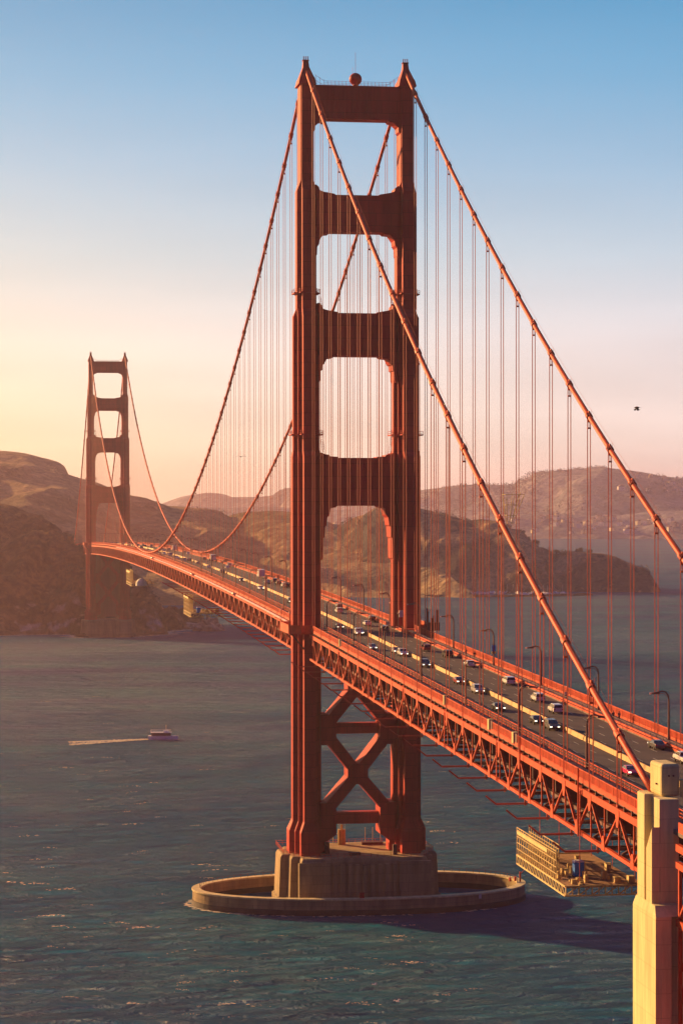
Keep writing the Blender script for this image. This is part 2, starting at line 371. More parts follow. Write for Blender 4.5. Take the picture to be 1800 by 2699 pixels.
# ---- main cables
def cable_pts(x, y0, y1, step=6):
    n = max(2, int(abs(y1-y0)/step)); return [(x, y0+(y1-y0)*i/n, zcab(y0+(y1-y0)*i/n)) for i in range(n+1)]
nodes_side = [-NODE*k for k in range(1, 22)]
nodes_main = [NODE*k for k in range(1, 84)]
nodes_far = [L+NODE*k for k in range(1, 22)]
for sx in (-1, 1):
    x = sx*HW
    mb = MB(); mb.tube(cable_pts(x, YS-1, 0)+cable_pts(x, 0, L)[1:]+cable_pts(x, L, YN)[1:], 0.47, 12)
    c = mb.build('main_cable', 'steel2', bridge, smooth=True)
    c['label'] = 'west main cable crossing in front of the near tower' if sx < 0 else 'east main cable on the far side of the roadway'
    def band(mb, y):
        a = Vector((x, y-0.75, zcab(y-0.75))); b = Vector((x, y+0.75, zcab(y+0.75))); mb.tube([a, b], 0.64, 12)
        m_ = (a+b)/2; mb.box(x-0.28, x+0.28, y-0.3, y+0.3, m_.z-1.25, m_.z-0.45)
        mb.box(x-0.12, x+0.12, y-0.35, y+0.35, m_.z+0.5, m_.z+0.95)
        mb.box(x-0.34, x+0.34, y-0.2, y+0.2, m_.z-2.5, m_.z-2.2); mb.box(x-0.05, x+0.05, y-0.05, y+0.05, m_.z-2.3, m_.z-1.2)
        for s in (-0.45, 0.45): mb.bar((x+s, y, m_.z), (x+s, y, m_.z+1.2), 0.04)
    for y in nodes_side:
        b = MB(); band(b, y); b.build('cable_band', 'steel2', c)
    for y in nodes_main[:24]:
        b = MB(); band(b, y); b.build('cable_band', 'steel2', c)
    b = MB()
    for y in nodes_main[24:]+nodes_far: band(b, y)
    tag(b.build('cable_band_rest', 'steel2', c), kind='stuff')
    for s in (-0.45, 0.45):                        # hand ropes above the cable
        MB().tube([(p[0]+s, p[1], p[2]+1.15) for p in cable_pts(x, -325, -4, 15)], 0.022, 4).build('hand_rope', 'rope', c)
        MB().tube([(p[0]+s, p[1], p[2]+1.15) for p in cable_pts(x, 4, L-4, 25)], 0.022, 4).build('hand_rope', 'rope', c)

# ---- suspenders
rest = MB(); cnt = 0
def suspender(mb, x, y):
    zt = zcab(y)-0.5; zb = zc(y)+0.2
    if zt-zb < 0.6: return False
    for dx in (-0.29, 0.29):
        for dy in (-0.2, 0.2):
            mb.tube([(x+dx, y+dy, zb), (x+dx, y+dy, zt)], 0.047, 5, cap=False)
    mb.box(x-0.36, x+0.36, y-0.27, y+0.27, zb, zb+0.35); mb.box(x-0.34, x+0.34, y-0.25, y+0.25, zt-0.3, zt)
    return True
allpos = [(x, y) for y in nodes_side for x in (-HW, HW)]+[(x, y) for y in nodes_main for x in (-HW, HW)]+[(x, y) for y in nodes_far for x in (-HW, HW)]
allpos.sort(key=lambda p: abs(p[1]+330))
for x, y in allpos:
    if cnt < 100:
        mb = MB()
        if suspender(mb, x, y): mb.build('suspender', 'rope', bridge); cnt += 1
    else: suspender(rest, x, y)
tag(rest.build('suspender_rest', 'rope', bridge), kind='stuff')

# ---- stiffening trusses
TD = 7.0      # truss depth
def seg(mb, x, y0, y1, dz, w_, h_, step=7.62):
    n = max(1, int(round((y1-y0)/step)))
    for i in range(n):
        a = y0+(y1-y0)*i/n; b = y0+(y1-y0)*(i+1)/n
        za, zb = zc(a)+dz, zc(b)+dz
        mb.hexa([(x-w_/2, a, za-h_/2), (x+w_/2, a, za-h_/2), (x+w_/2, b, zb-h_/2), (x-w_/2, b, zb-h_/2)],
                [(x-w_/2, a, za+h_/2), (x+w_/2, a, za+h_/2), (x+w_/2, b, zb+h_/2), (x-w_/2, b, zb+h_/2)])
SPANS = [(-335.28, -8.5, 'side span'), (8.5, L-8.5, 'main span'), (L+8.5, L+335.28, 'far side span')]
for y0, y1, nm in SPANS:
    for sx in (-1, 1):
        x = sx*HW
        mb = MB()
        k0 = math.ceil(y0/7.62-0.01); k1 = math.floor(y1/7.62+0.01)
        off = 0 if y0 < L else 0
        for k in range(k0, k1+1):
            y = k*7.62
            topn = (k % 2 == 0)
            mb.bar((x, y, zc(y)-0.9), (x, y, zc(y)-TD+0.6), 0.22, 0.22, up=(0,1,0))
            if k < k1:
                y2 = (k+1)*7.62
                za = zc(y)-0.8 if topn else zc(y)-TD+0.5
                zb = zc(y2)-TD+0.5 if topn else zc(y2)-0.8
                mb.bar((x, y, za), (x, y2, zb), 0.40, 0.27)
        b = mb
        for k in range(k0, k1+1):
            y = k*7.62; gx = x+sx*0.22
            if k % 2 == 0:
                z = zc(y)-0.5; b.prismx([(y-0.95, z-0.4), (y-0.45, z-2.1), (y+0.45, z-2.1), (y+0.95, z-0.4), (y+0.9, z+0.3), (y-0.9, z+0.3)], gx-0.1, gx+0.1)
            else:
                z = zc(y)-TD+0.3; b.prismx([(y-0.85, z+0.3), (y-0.4, z+1.7), (y+0.4, z+1.7), (y+0.85, z+0.3), (y+0.85, z-0.4), (y-0.85, z-0.4)], gx-0.1, gx+0.1)
        t = mb.build('stiffening_truss', 'steel2', bridge)
        t['label'] = ('west' if sx < 0 else 'east')+' truss of the '+nm
        b = MB(); seg(b, x, y0, y1, -0.48, 0.5, 0.95); seg(b, x+sx*0.0, y0, y1, 0.06, 0.8, 0.12); b.build('top_chord', 'steel2', t)
        b = MB(); seg(b, x, y0, y1, -TD+0.3, 0.5, 0.55); b.build('bottom_chord', 'steel2', t)
# floor beams and lateral bracing
for y0, y1, nm in SPANS:
    mb = MB()
    k0 = math.ceil(y0/7.62-0.01); k1 = math.floor(y1/7.62+0.01)
    for k in range(k0, k1+1):
        y = k*7.62; z = zc(y)
        mb.box(-HW+0.3, HW-0.3, y-0.2, y+0.2, z-2.9, z-0.1); mb.bar((-HW+0.4, y, z-2.8), (-4.5, y, z-TD+0.4), 0.3, 0.5); mb.bar((-4.5, y, z-TD+0.4), (4.5, y, z-2.8), 0.3, 0.5); mb.bar((4.5, y, z-2.8), (HW-0.4, y, z-TD+0.4), 0.3, 0.5)
        mb.box(-HW+0.3, HW-0.3, y-0.16, y+0.16, z-TD+0.1, z-TD+0.6)
        if k % 2 == 0: 
            mb.bar((-HW, y, z-TD+0.35), (HW, y+7.62 if k < k1 else y, z-TD+0.35), 0.4, 0.4)
            mb.bar((HW, y, z-TD+0.35), (-HW, y+7.62 if k < k1 else y, z-TD+0.38), 0.4, 0.4)
            for s in (-1, 1): mb.bar((s*(HW-0.4), y, z-TD+0.6), (s*4.5, y, z-1.5), 0.35, 0.35)
    for xx in (-9.3, -6.2, -3.1, 0, 3.1, 6.2, 9.3, 11.6, -11.6): seg(mb, xx, y0, y1, 0.15, 0.35, 0.75)
    z_ = -TD+0.8
    for xx in (-9.0, -4.5, 0.0, 4.5, 9.0): seg(mb, xx, y0, y1, z_, 0.6, 0.55)
    seg(mb, -10.5, y0, y1, -2.4, 0.3, 1.2); seg(mb, 10.5, y0, y1, -2.4, 0.3, 1.2)
    mb.build('floor_system', 'dark', bridge)  # dark red colour stands in for the shade under the deck

# ---- road, sidewalks (setting)
def strip(mb, x0, x1, z0, z1, ya, yb, step=15.24):
    n = max(1, int((yb-ya)/step))
    for i in range(n):
        a = ya+(yb-ya)*i/n; b = ya+(yb-ya)*(i+1)/n; A, B = zc(a), zc(b)
        mb.hexa([(x0, a, A+z0), (x1, a, A+z0), (x1, b, B+z0), (x0, b, B+z0)], [(x0, a, A+z1), (x1, a, A+z1), (x1, b, B+z1), (x0, b, B+z1)])
YA, YB = -420, 1700
mb = MB(); strip(mb, -9.45, 9.45, 0.6, 0.95, YA, YB); tag(mb.build('road', 'asph'), kind='structure')
mb = MB()
strip(mb, 9.45, 13.35, 0.55, 1.15, YA, YB); strip(mb, -13.35, -9.45, 0.55, 1.15, YA, YB)
tag(mb.build('sidewalk', 'walk'), kind='structure')
mb = MB()
for x in (-6.2, -3.3, 4.0, 6.8, 1.3):
    y = -400.0
    while y < 900:
        a, b = y, y+3.6
        mb.poly([(x-0.08, a, zr(a)+0.006), (x+0.08, a, zr(a)+0.006), (x+0.08, b, zr(b)+0.006), (x-0.08, b, zr(b)+0.006)], [(0,1,2,3)]); y += 11
tag(mb.build('lane_markings', 'paint'), kind='structure')

# ---- median barrier, kerb barriers, railings
mb = MB()
n = 260
for i in range(n):
    a = -400+i*7.6; b = a+7.52
    if i % 9 == 8: a += 0.0
    A, B = zr(a), zr(b); x = -1.0
    mb.hexa([(x-0.28, a, A), (x+0.28, a, A), (x+0.28, b, B), (x-0.28, b, B)], [(x-0.14, a, A+0.8), (x+0.14, a, A+0.8), (x+0.14, b, B+0.8), (x-0.14, b, B+0.8)])
tag(mb.build('median_barrier', 'barrier'), 'long low yellowish barrier dividing the two traffic directions', 'barrier')

def railing(ya, yb, x, sx, gap=None):
    t = MB()
    seg2 = lambda mb, xx, dz, w_, h_: strip(mb, xx-w_/2, xx+w_/2, dz-h_/2, dz+h_/2, ya, yb)
    seg2(t, x, 2.62, 0.14, 0.14); seg2(t, x, 1.42, 0.1, 0.1)
    y = ya
    while y < yb:
        z = zc(y); t.box(x-0.045, x+0.045, y-0.055, y+0.055, z+1.35, z+2.6); y += 0.24 if y < 60 else 0.34
    b = t; y = ya
    while y < yb:
        z = zc(y); b.box(x-0.1, x+0.1, y-0.12, y+0.12, z+0.75, z+2.72); y += 3.81
    strip(b, x-0.1+sx*0.05, x+0.1+sx*0.05, 0.78, 1.37, ya, yb)
    r = t.build('outer_railing', 'steel2', bridge)
    b = MB(); strip(b, x-0.14, x+0.14, 0.62, 0.78, ya, yb); y = ya+1
    while y < yb:
        z = zc(y); b.box(x-0.3, x+0.3, y-0.14, y+0.14, z+0.1, z+0.8); y += 3.81
    b.build('bracket', 'dark', r)
for sx in (-1, 1):
    for a, b in ((-336, -13.5), (13.5, L-12), (L+12, 1610)): railing(a, b, sx*13.72, sx)
    # kerb barrier between road and sidewalk
    for a, b in ((-400, -8), (8, L-10), (L+10, 1650)):
        mb = MB(); x = sx*9.65
        if sx > 0:
            strip(mb, x-0.12, x+0.12, 1.1, 1.45, a, b); strip(mb, x-0.09, x+0.09, 1.62, 1.95, a, b)
        else:
            strip(mb, x-0.12, x+0.12, 1.1, 1.3, a, b); strip(mb, x-0.06, x+0.06, 2.12, 2.26, a, b); strip(mb, x-0.04, x+0.04, 1.66, 1.74, a, b)
        y = a
        while y < b: z = zc(y); mb.box(x-0.09, x+0.09, y-0.09, y+0.09, z+1.1, z+(1.95 if sx > 0 else 2.2)); y += 3.81
        mb.build('kerb_railing', 'steel2', bridge)
    # second light rail on the sidewalk's inner edge
    for a, b in ((-336, -13),(13, 700)):
        mb = MB(); x = sx*10.2
        strip(mb, x-0.035, x+0.035, 2.15, 2.22, a, b); strip(mb, x-0.03, x+0.03, 1.7, 1.76, a, b)
        y = a
        while y < b: z = zc(y); mb.box(x-0.06, x+0.06, y-0.06, y+0.06, z+1.1, z+2.2); y += 3.81
        mb.build('footway_railing', 'pole', bridge)
# balconies round the tower legs
for yc in (0, L):
    for sx in (-1, 1):
        z = zc(yc)+0.85
        P = [(9.6, -12.5), (13.9, -12.5), (16.6, -12.5), (19.6, -9.2), (19.6, 9.2), (16.6, 12.5), (13.9, 12.5), (9.6, 12.5)]
        H = [(9.8, -8.1), (18.0, -8.1), (18.0, 8.1), (9.8, 8.1)]
        mb = MB()
        # slab as a ring of blocks around the leg
        def quad(a, b, c, d): mb.prism([(sx*p[0], yc+p[1]) for p in (a, b, c, d)], z-0.3, z+0.3)
        quad((9.6, -12.5), (16.6, -12.5), (18.0, -8.1), (9.6, -8.1)); quad((16.6, -12.5), (19.6, -9.2), (19.6, -8.1), (18.0, -8.1))
        quad((18.0, -8.1), (19.6, -8.1), (19.6, 8.1), (18.0, 8.1)); quad((9.6, 12.5), (16.6, 12.5), (18.0, 8.1), (9.6, 8.1)); quad((16.6, 12.5), (19.6, 9.2), (19.6, 8.1), (18.0, 8.1))
        for i in range(1, len(P)-2):
            a, b = P[i], P[i+1]
            mb.bar((sx*a[0], yc+a[1], z+1.5), (sx*b[0], yc+b[1], z+1.5), 0.14)
            mb.bar((sx*a[0], yc+a[1], z+0.75), (sx*b[0], yc+b[1], z+0.75), 0.05, 1.25)
            mb.bar((sx*a[0], yc+a[1], z-0.4), (sx*b[0], yc+b[1], z-0.4), 0.12, 0.9)
            mb.bar((sx*a[0], yc+a[1], z-1), (sx*a[0], yc+a[1], z+2.6), 0.16)
        mb.build('tower_balcony', 'steel2', bridge)
        for k in (-1, 1): MB().bar((sx*19.0, yc+k*7, z-0.5), (sx*14.5, yc+k*7, z-6), 0.4, 0.4).build('balcony_bracket', 'dark', bridge)
# net brackets below the west bottom chord
for k in range(1, 21):
    y = -NODE*k-4; z = zc(y)-TD-0.7
    mb = MB()
    mb.bar((-HW+0.3, y, z), (-18.6, y, z), 0.22, 0.3); mb.bar((-18.6, y, z), (-20.2, y+0.6, z+1.3), 0.2, 0.26)
    mb.bar((-HW-0.1, y, z+0.9), (-HW-0.1, y, z-0.3), 0.25)
    mb.build('net_bracket', 'rope', bridge)
for k in range(1, 30):
    y = NODE*k+4; z = zc(y)-TD-0.7
    mb = MB(); mb.bar((-HW+0.3, y, z), (-18.6, y, z), 0.22, 0.3); mb.bar((-18.6, y, z), (-20.2, y+0.6, z+1.3), 0.2, 0.26)
    mb.build('net_bracket', 'rope', bridge)
# west side pipe of the main span; its highlight is painted in pale pink
for a, b in ((14, 170), (176, 330), (338, 560), (568, 900)):
    mb = MB(); mb.tube([(-HW-0.75, y, zc(y)+0.35) for y in [a+(b-a)*i/20 for i in range(21)]], 0.42, 10)
    for i in range(0, 21, 2): y = a+(b-a)*i/20; mb.box(-HW-1.0, -HW, y-0.1, y+0.1, zc(y)-0.3, zc(y)+0.1)
    mb.build('utility_pipe', 'pipe', bridge, smooth=True)
# hanging ladders on the west truss
for y in (-62, -107, -152, -197, -243, -300):
    mb = MB(); x = -HW-0.45; z1 = zc(y)-0.2; z0 = zc(y)-TD+0.2
    for s in (-0.3, 0.3): mb.bar((x, y+s, z0), (x, y+s, z1), 0.1)
    k = z0
    while k < z1: mb.bar((x, y-0.3, k), (x, y+0.3, k), 0.08); mb.bar((x, y-0.3, k), (x, y+0.3, k+0.5), 0.06); k += 0.5
    mb.build('truss_ladder', 'steel2', bridge)
for y in (-300.1, -262.0):
    mb = MB(); x = -HW-0.75; mb.tube([(x, y, zc(y)-TD), (x, y, zc(y)+3.0)], 0.13, 8); mb.build('standpipe', 'steel2', bridge)

# ---- arch approach steel beyond the pylon (lower right corner)
mb = MB()
for sx in (-1, 1):
    x = sx*HW
    for a, b in ((-348, -356), (-356, -364), (-364, -372), (-372, -380)):
        mb.bar((x, a, 65.0), (x, b, 64.8), 0.6, 0.9); mb.bar((x, a, 62.8), (x, b, 62.6), 0.6, 0.8)
        mb.bar((x, a, 55.5), (x, b, 55.3), 0.6, 0.9)
        mb.bar((x, a, 55.5), (x, b, 62.6), 0.3, 0.3); mb.bar((x, b, 10), (x, b, 64), 0.6, 0.6)
    mb.bar((x, -349.0, 0), (x, -349.0, 62.8), 0.42, 0.42)
    for zz in range(6, 50, 11): mb.bar((x, -349, zz), (x, -356, zz+9), 0.4, 0.4); mb.bar((x, -349, zz+9), (x, -356, zz), 0.35, 0.35); mb.bar((x, -349, zz), (x, -380, zz), 0.5, 0.6)
for zz in range(6, 60, 11):
    for yy in (-349, -356, -372): mb.bar((-HW, yy, zz), (HW, yy, zz), 0.6, 1.0)
mb.build('approach_viaduct', 'steel2', bridge)
mb = MB()
strip(mb, -13.8, -13.6, 1.3, 2.6, -400, -348.5); mb.build('approach_railing', 'steel2', bridge)

# ------------------------------------------------------------------ pylon
mb = MB()
# west shaft: stepped plan. (west-most rib A, body B, cap C)
mb.prism([(-16.2,-341.4),(-14.9,-341.4),(-14.9,-338.0),(-16.2,-338.0)], 57.2, 71.0)
mb.prism([(-15.2,-344.9),(-12.6,-344.9),(-12.6,-335.0),(-15.2,-335.0)], 57.2, 70.7)
pyl = mb.build('concrete_pylon', 'conc2', None, bevel=0.12)
tag(pyl, 'tall pale concrete pylon at the lower right, sunlit yellow on its left face', 'pylon')
mb = MB(); mb.prism([(-16.6,-348.0),(-14.5,-348.0),(-14.5,-337.3),(-16.6,-337.3)], -1, 56.2)
mb.prism([(-14.52,-346.5),(-12.4,-346.5),(-12.4,-338.3),(-14.52,-338.3)], -1, 56.2)
mb.prism([(-16.6,-348.0),(-12.4,-348.0),(-12.4,-337.3),(-16.6,-337.3)], 56.2, 57.4, [(-16.25,-346.4),(-12.5,-346.4),(-12.5,-337.6),(-16.25,-337.6)])
mb.box(-15.9,-14.6,-348.06,-347.9,3,53.5)
mb.build('shaft', 'conc2', pyl, bevel=0.1)
mb = MB(); mb.prism([(-14.2,-342.3),(-11.7,-342.3),(-11.7,-336.9),(-14.2,-336.9)], 70.7, 74.9)
mb.build('cap_block', 'conc2', pyl, bevel=0.35)
mb = MB(); mb.prismx([(-344.85, 57.3), (-342.2, 57.3), (-342.2, 64.2), (-344.85, 67.2)], -16.2, -15.1)
mb.build('rib', 'conc2', pyl, bevel=0.1); mb = MB()
mb.prism([(-11.7,-343.4),(-10.6,-343.4),(-10.6,-342.0),(-11.7,-342.0)], 70.7, 73.0)
mb.build('rib', 'conc2', pyl, bevel=0.1)
for a, b in (((-14.25, -340.5, 72.2), (-14.45, -340.5, 72.2)), ((-13.2, -342.2, 73.4), (-13.2, -342.45, 73.4)), ((-12.6, -342.2, 73.4), (-12.6, -342.45, 73.4))): MB().tube([a, b], 0.12, 8).build('bolt', 'dark', pyl)

# ------------------------------------------------------------------ near pier and fender, far pier
def pier(yc, name):
    def pp(s, yy=1.0):
        q = [(17.0*s+0.0, 15.0*yy), (17.0*s, 10.2*yy), (19.2*s, 10.2*yy), (19.2*s, 5.2*yy), (21.4*s, 5.2*yy)]
        full = q+[(x, -y) for x, y in q[::-1]]+[(-x, -y) for x, y in q]+[(-x, y) for x, y in q[::-1]]
        return [(x, yc+y) for x, y in full[::-1]]
    m_ = MB()
    m_.prism(pp(1.02, 1.03), 2.6, 13.0, pp(1.0, 1.0)); m_.prism(pp(1.05, 1.06), -1, 2.2); m_.prism(pp(1.05, 1.06), 2.2, 2.6, pp(1.02, 1.03))
    m_.prism(pp(1.0, 1.0), 13.0, 13.8, pp(0.975, 0.975))
    for k in range(-4, 5):
        m_.prism([(k*2.0-0.55, yc-15.75), (k*2.0+0.55, yc-15.75), (k*2.0+0.55, yc-14.9), (k*2.0-0.55, yc-14.9)], 2.6, 12.2)
    for s in (-1, 1): m_.prism([(s*13.5-4.2, yc-16.0), (s*13.5+4.2, yc-16.0), (s*13.5+4.4, yc-14.9), (s*13.5-4.4, yc-14.9)], 2.6, 12.9)
    return m_.build(name, 'conc', None, bevel=0.12)
p = pier(0, 'concrete_pier'); tag(p, 'massive concrete pier under the near tower inside the ring wall', 'pier')
mb = MB()
for a, b in (((-20.4,-4.5),(-18.3,-9.6)),((-18.3,-9.6),(-16.2,-14.2)),((-16.2,-14.2),(16.2,-14.2)),((16.2,-14.2),(20.4,-4.5)),((20.4,-4.5),(20.4,13)),((-20.4,-4.5),(-20.4,13)),((-20.4,13.0),(20.4,13.0))):
    for h in (0.6, 1.15): mb.bar((*a, 13.8+h), (*b, 13.8+h), 0.07)
    n = max(1, int((Vector(b)-Vector(a)).length/1.8))
    for i in range(n+1):
        q = Vector(a).lerp(Vector(b), i/n); mb.bar((q.x, q.y, 13.8), (q.x, q.y, 15.0), 0.08)
mb.build('railing', 'steel2', p)
for x in (-7.5, -4.5, 4.5, 6.6, 8.8): MB().tube([(x, 12.4, 13.8), (x, 12.4, 18.2)], 0.09, 6).build('rail_post', 'scaf', p)
for q in ((-3.4, -0.4, -10.5, -8.5, 13.8, 14.6), (3, 9, 9, 11, 13.8, 14.5), (-9.3, -8.2, -6, -4, 13.8, 16.8), (8.5, 9.6, -10, -9, 13.8, 16.5)): MB().box(*q).build('equipment_box', 'dark', p)
p2 = pier(L, 'concrete_pier'); tag(p2, 'distant hazy concrete pier under the far tower at the foot of the headland', 'pier')

def fender_r(t, off):
    # pointed at the west, blunter at the east
    c, s = math.cos(t), math.sin(t)
    e = 2/2.5 if c > 0 else 2/1.95
    a = (46.8 if c > 0 else 44.8)-off; b = 23.8-off
    return (math.copysign(abs(c)**e, c)*a, math.copysign(abs(s)**(2/2.05), s)*b)
NF = 96
def ringwall(m_, z0, z1, o0, o1, tt=None):
    b = len(m_.v)
    for i in range(NF):
        t = 2*math.pi*i/NF
        for off, z in ((o0, z0), (o0, z1), (o1, z1), (o1, z0)):
            x, y = fender_r(t, off); m_.v.append((x, y, z))
    for i in range(NF):
        j = (i+1) % NF
        for k in range(4): m_.f.append((b+i*4+k, b+i*4+(k+1) % 4, b+j*4+(k+1) % 4, b+j*4+k))
mb = MB(); ringwall(mb, 1.5, 3.95, 0.25, 2.3); fe = mb.build('ring_wall', 'conc', None)
tag(fe, 'low oval concrete fender wall ringing the near tower pier in the water', 'wall')
mb = MB(); ringwall(mb, 3.95, 4.4, 0.0, 2.5); mb.build('coping', 'conc2', fe, bevel=0.06)
mb = MB(); ringwall(mb, -1.5, 1.5, 0.0, 2.45); mb.build('tide_band', 'tide', fe)
mb = MB()
for i in range(0, NF, 1):
    t = 2*math.pi*i/NF
    if math.sin(t) < -0.25: continue
    x, y = fender_r(t, 2.2); mb.bar((x, y, 4.5), (x, y, 5.5), 0.09); x2, y2 = fender_r(t+2*math.pi/NF, 2.2)
    if math.sin(t+2*math.pi/NF) >= -0.25: mb.bar((x, y, 5.45), (x2, y2, 5.45), 0.05)
mb.build('railing', 'dark', fe)
mb = MB(); x, y = fender_r(-0.12, 1.5); mb.tube([(x, y, 4.5), (x, y, 7.2)], 0.25, 8); mb.bar((x, y, 6.5), (x+1.6, y, 8.2), 0.12); mb.build('small_crane', 'steel2', fe)
MB().bar((x-1.2, y+1, 4.5), (x-1.2, y+1, 5.7), 0.5).build('bollard', 'steel2', fe); MB().bar((x-2.6, y+1, 4.5), (x-2.6, y+1, 5.5), 0.6).build('bollard', 'steel2', fe)
mb = MB(); x, y = fender_r(-1.62, 1.4); mb.box(x-0.55, x+0.55, y-0.5, y+0.5, 4.5, 5.8); mb.build('red_box', 'steel', fe)
mb = MB(); x, y = fender_r(-0.95, 0.0); mb.box(x-0.35, x+0.35, y-0.1, y+0.1, 3.0, 4.2); mb.build('sign', 'signw', fe)

# lantern on the pier
bc = empty('pier_lantern', (-2.4, 10.5, 13.8)); tag(bc, 'small cylindrical lantern with a pale domed cap on the near pier', 'lantern')
mb = MB()
for i in range(10):
    a = i*math.pi/5; mb.tube([(math.cos(a)*0.85, math.sin(a)*0.85, 0), (math.cos(a)*0.85, math.sin(a)*0.85, 4.2)], 0.26, 6)
mb.build('body', 'scaf', bc)
mb = MB(); mb.tube([(0,0,0), (0,0,5.6)], 0.35, 10); mb.build('core', 'conc2', bc)
mb = MB()
for i in range(6):
    a = i*math.pi/3; mb.bar((math.cos(a)*0.95, math.sin(a)*0.95, 4.2), (math.cos(a)*0.95, math.sin(a)*0.95, 6.0), 0.06); a2 = a+math.pi/3; mb.bar((math.cos(a)*0.95, math.sin(a)*0.95, 5.95), (math.cos(a2)*0.95, math.sin(a2)*0.95, 5.95), 0.06)
mb.build('frame', 'signw', bc)
mb = MB(); mb.tube([(0,0,5.9), (0,0,6.2), (0,0,6.45)], [1.15, 0.9, 0.3], 14); mb.build('cap', 'whitep', bc)

# ------------------------------------------------------------------ maintenance platforms under the deck
def scaffold(name, x0, x1, y0, y1, z0, zt, label, walls=True):
    root = empty(name, ((x0+x1)/2, (y0+y1)/2, z0)); tag(root, label, 'scaffold', 'maintenance platforms under the deck')
    cx, cy = (x0+x1)/2, (y0+y1)/2
    hx, hy = (x1-x0)/2, (y1-y0)/2
    m_ = MB(); m_.box(-hx, hx, -hy, hy, -0.25, 0.0); m_.build('deck', 'ply', root)
    m_ = MB()
    for k in range(int(hx*2/1.0)): m_.box(-hx+k*1.0, -hx+k*1.0+0.12, -hy-0.3, -hy, -1.3, 0)
    for zz in (0, -1.4): m_.bar((-hx, -hy, zz), (hx, -hy, zz), 0.22); m_.bar((-hx, hy, zz), (hx, hy, zz), 0.22); m_.bar((-hx, -hy, zz), (-hx, hy, zz), 0.22)
    n = int(hx)
    for i in range(n):
        a = -hx+2*hx*i/n; b = -hx+2*hx*(i+1)/n; m_.bar((a, -hy, -1.4), (b, -hy, 0), 0.16); m_.bar((b, -hy, -1.4), (b, -hy, 0), 0.14)
    n = int(hy)
    for i in range(n):
        a = -hy+2*hy*i/n; b = -hy+2*hy*(i+1)/n; m_.bar((-hx, a, -1.4), (-hx, b, 0), 0.16); m_.bar((-hx, b, -1.4), (-hx, b, 0), 0.14)
    m_.build('lattice_girder', 'scaf', root)
    if walls:
        for wx in (-hx, -hx+2.0):
            m_ = MB(); H = zt-z0
            ya = -hy+ (hy*0.35 if wx == -hx else hy*0.75)
            n = int((hy-ya)/1.5)
            for i in range(n+1):
                y = ya+(hy-ya)*i/n; m_.bar((wx, y, 0), (wx, y, H+0.4), 0.09); m_.bar((wx, y, 0.1), (wx+1.0, y, 0.1), 0.08)
            for zz in ([H*0.25, H*0.5, H*0.75, H, H+0.4] if wx == -hx else [H-0.9, H-0.3, H+0.4]): m_.bar((wx, ya, zz), (wx, hy, zz), 0.08, 0.10)
            for i in range(n):
                y = ya+(hy-ya)*i/n; m_.bar((wx, y, 0), (wx, y+1.5, H*0.5), 0.1); m_.bar((wx, y+1.5, H*0.5), (wx, y, H), 0.1)
            m_.build('scaffold_frame', 'scaf', root)
        m_ = MB(); m_.box(-hx-0.08, -hx-0.03, -hy*0.3, hy*0.98, H*0.84, H*0.98); m_.build('screen_panel', 'scaf', root)
        for i in range(30): 
            m_ = MB(); yy = random.uniform(-hy, hy*0.6); xx = random.uniform(-hx+0.5, hx-1); h = random.uniform(0.2, 1.3); m_.box(xx, xx+random.uniform(0.3, 1.0), yy, yy+random.uniform(0.4, 1.4), 0.0, h); m_.build('material_crate', 'scaf', root)
    for yy in (-hy*0.8, 0, hy*0.8):
        for xx in (-hx+3, hx-0.6): MB().bar((xx, yy, 0), (xx, yy, zc(cy+yy)-TD-z0), 0.09).build('hanger_rod', 'rope', root)
    return root
scaffold('maintenance_platform', -15.6, -3.5, -297, -265, 51.9, 55.9, 'large yellow scaffold platform hanging under the deck just left of the concrete pylon')
scaffold('maintenance_platform', -17.2, -4, 318, 352, 63.5, 70.0, 'scaffold platform with blue toilet hanging under the deck beyond the near tower')
scaffold('maintenance_platform', -17.2, -4, 700, 750, 62.5, 69.0, 'most distant hanging scaffold platform, left of the white tent under the deck')
def toilet(x, y, z, label):
    t = empty('portable_toilet', (x, y, z)); tag(t, label, 'toilet', 'portable toilets on platforms')
    m_ = MB(); m_.box(-0.75, 0.75, -0.75, 0.75, 0.1, 2.25); m_.build('cabin', 'blue', t, bevel=0.08)
    m_ = MB(); m_.box(-0.5, 0.5, -0.80, -0.76, 0.2, 2.0); m_.build('door', 'blue', t)
    m_ = MB(); m_.prism([(-0.85,-0.85),(0.85,-0.85),(0.85,0.85),(-0.85,0.85)], 2.25, 2.5, [(-0.6,-0.6),(0.6,-0.6),(0.6,0.6),(-0.6,0.6)]); m_.build('roof', 'whitep', t, bevel=0.05)
    m_ = MB(); m_.box(-0.8, 0.8, -0.8, 0.8, 0, 0.1); m_.build('base', 'dark', t)
toilet(-11.4, -288.2, 51.9, 'blue portable toilet with white roof on the nearest hanging platform')
toilet(-13.8, 322, 63.5, 'tiny blue portable toilet on the distant hanging platform')
mb = MB()
mb.tube([(-14, 667, 62.5), (-14, 667, 64.5), (-14, 667, 66), (-14, 667, 66.8)], [3.2, 3.0, 1.8, 0.2], 14); o = mb.build('work_tent', 'foam', None); tag(o, 'small pale tent hanging under the deck near the far tower', 'tent')
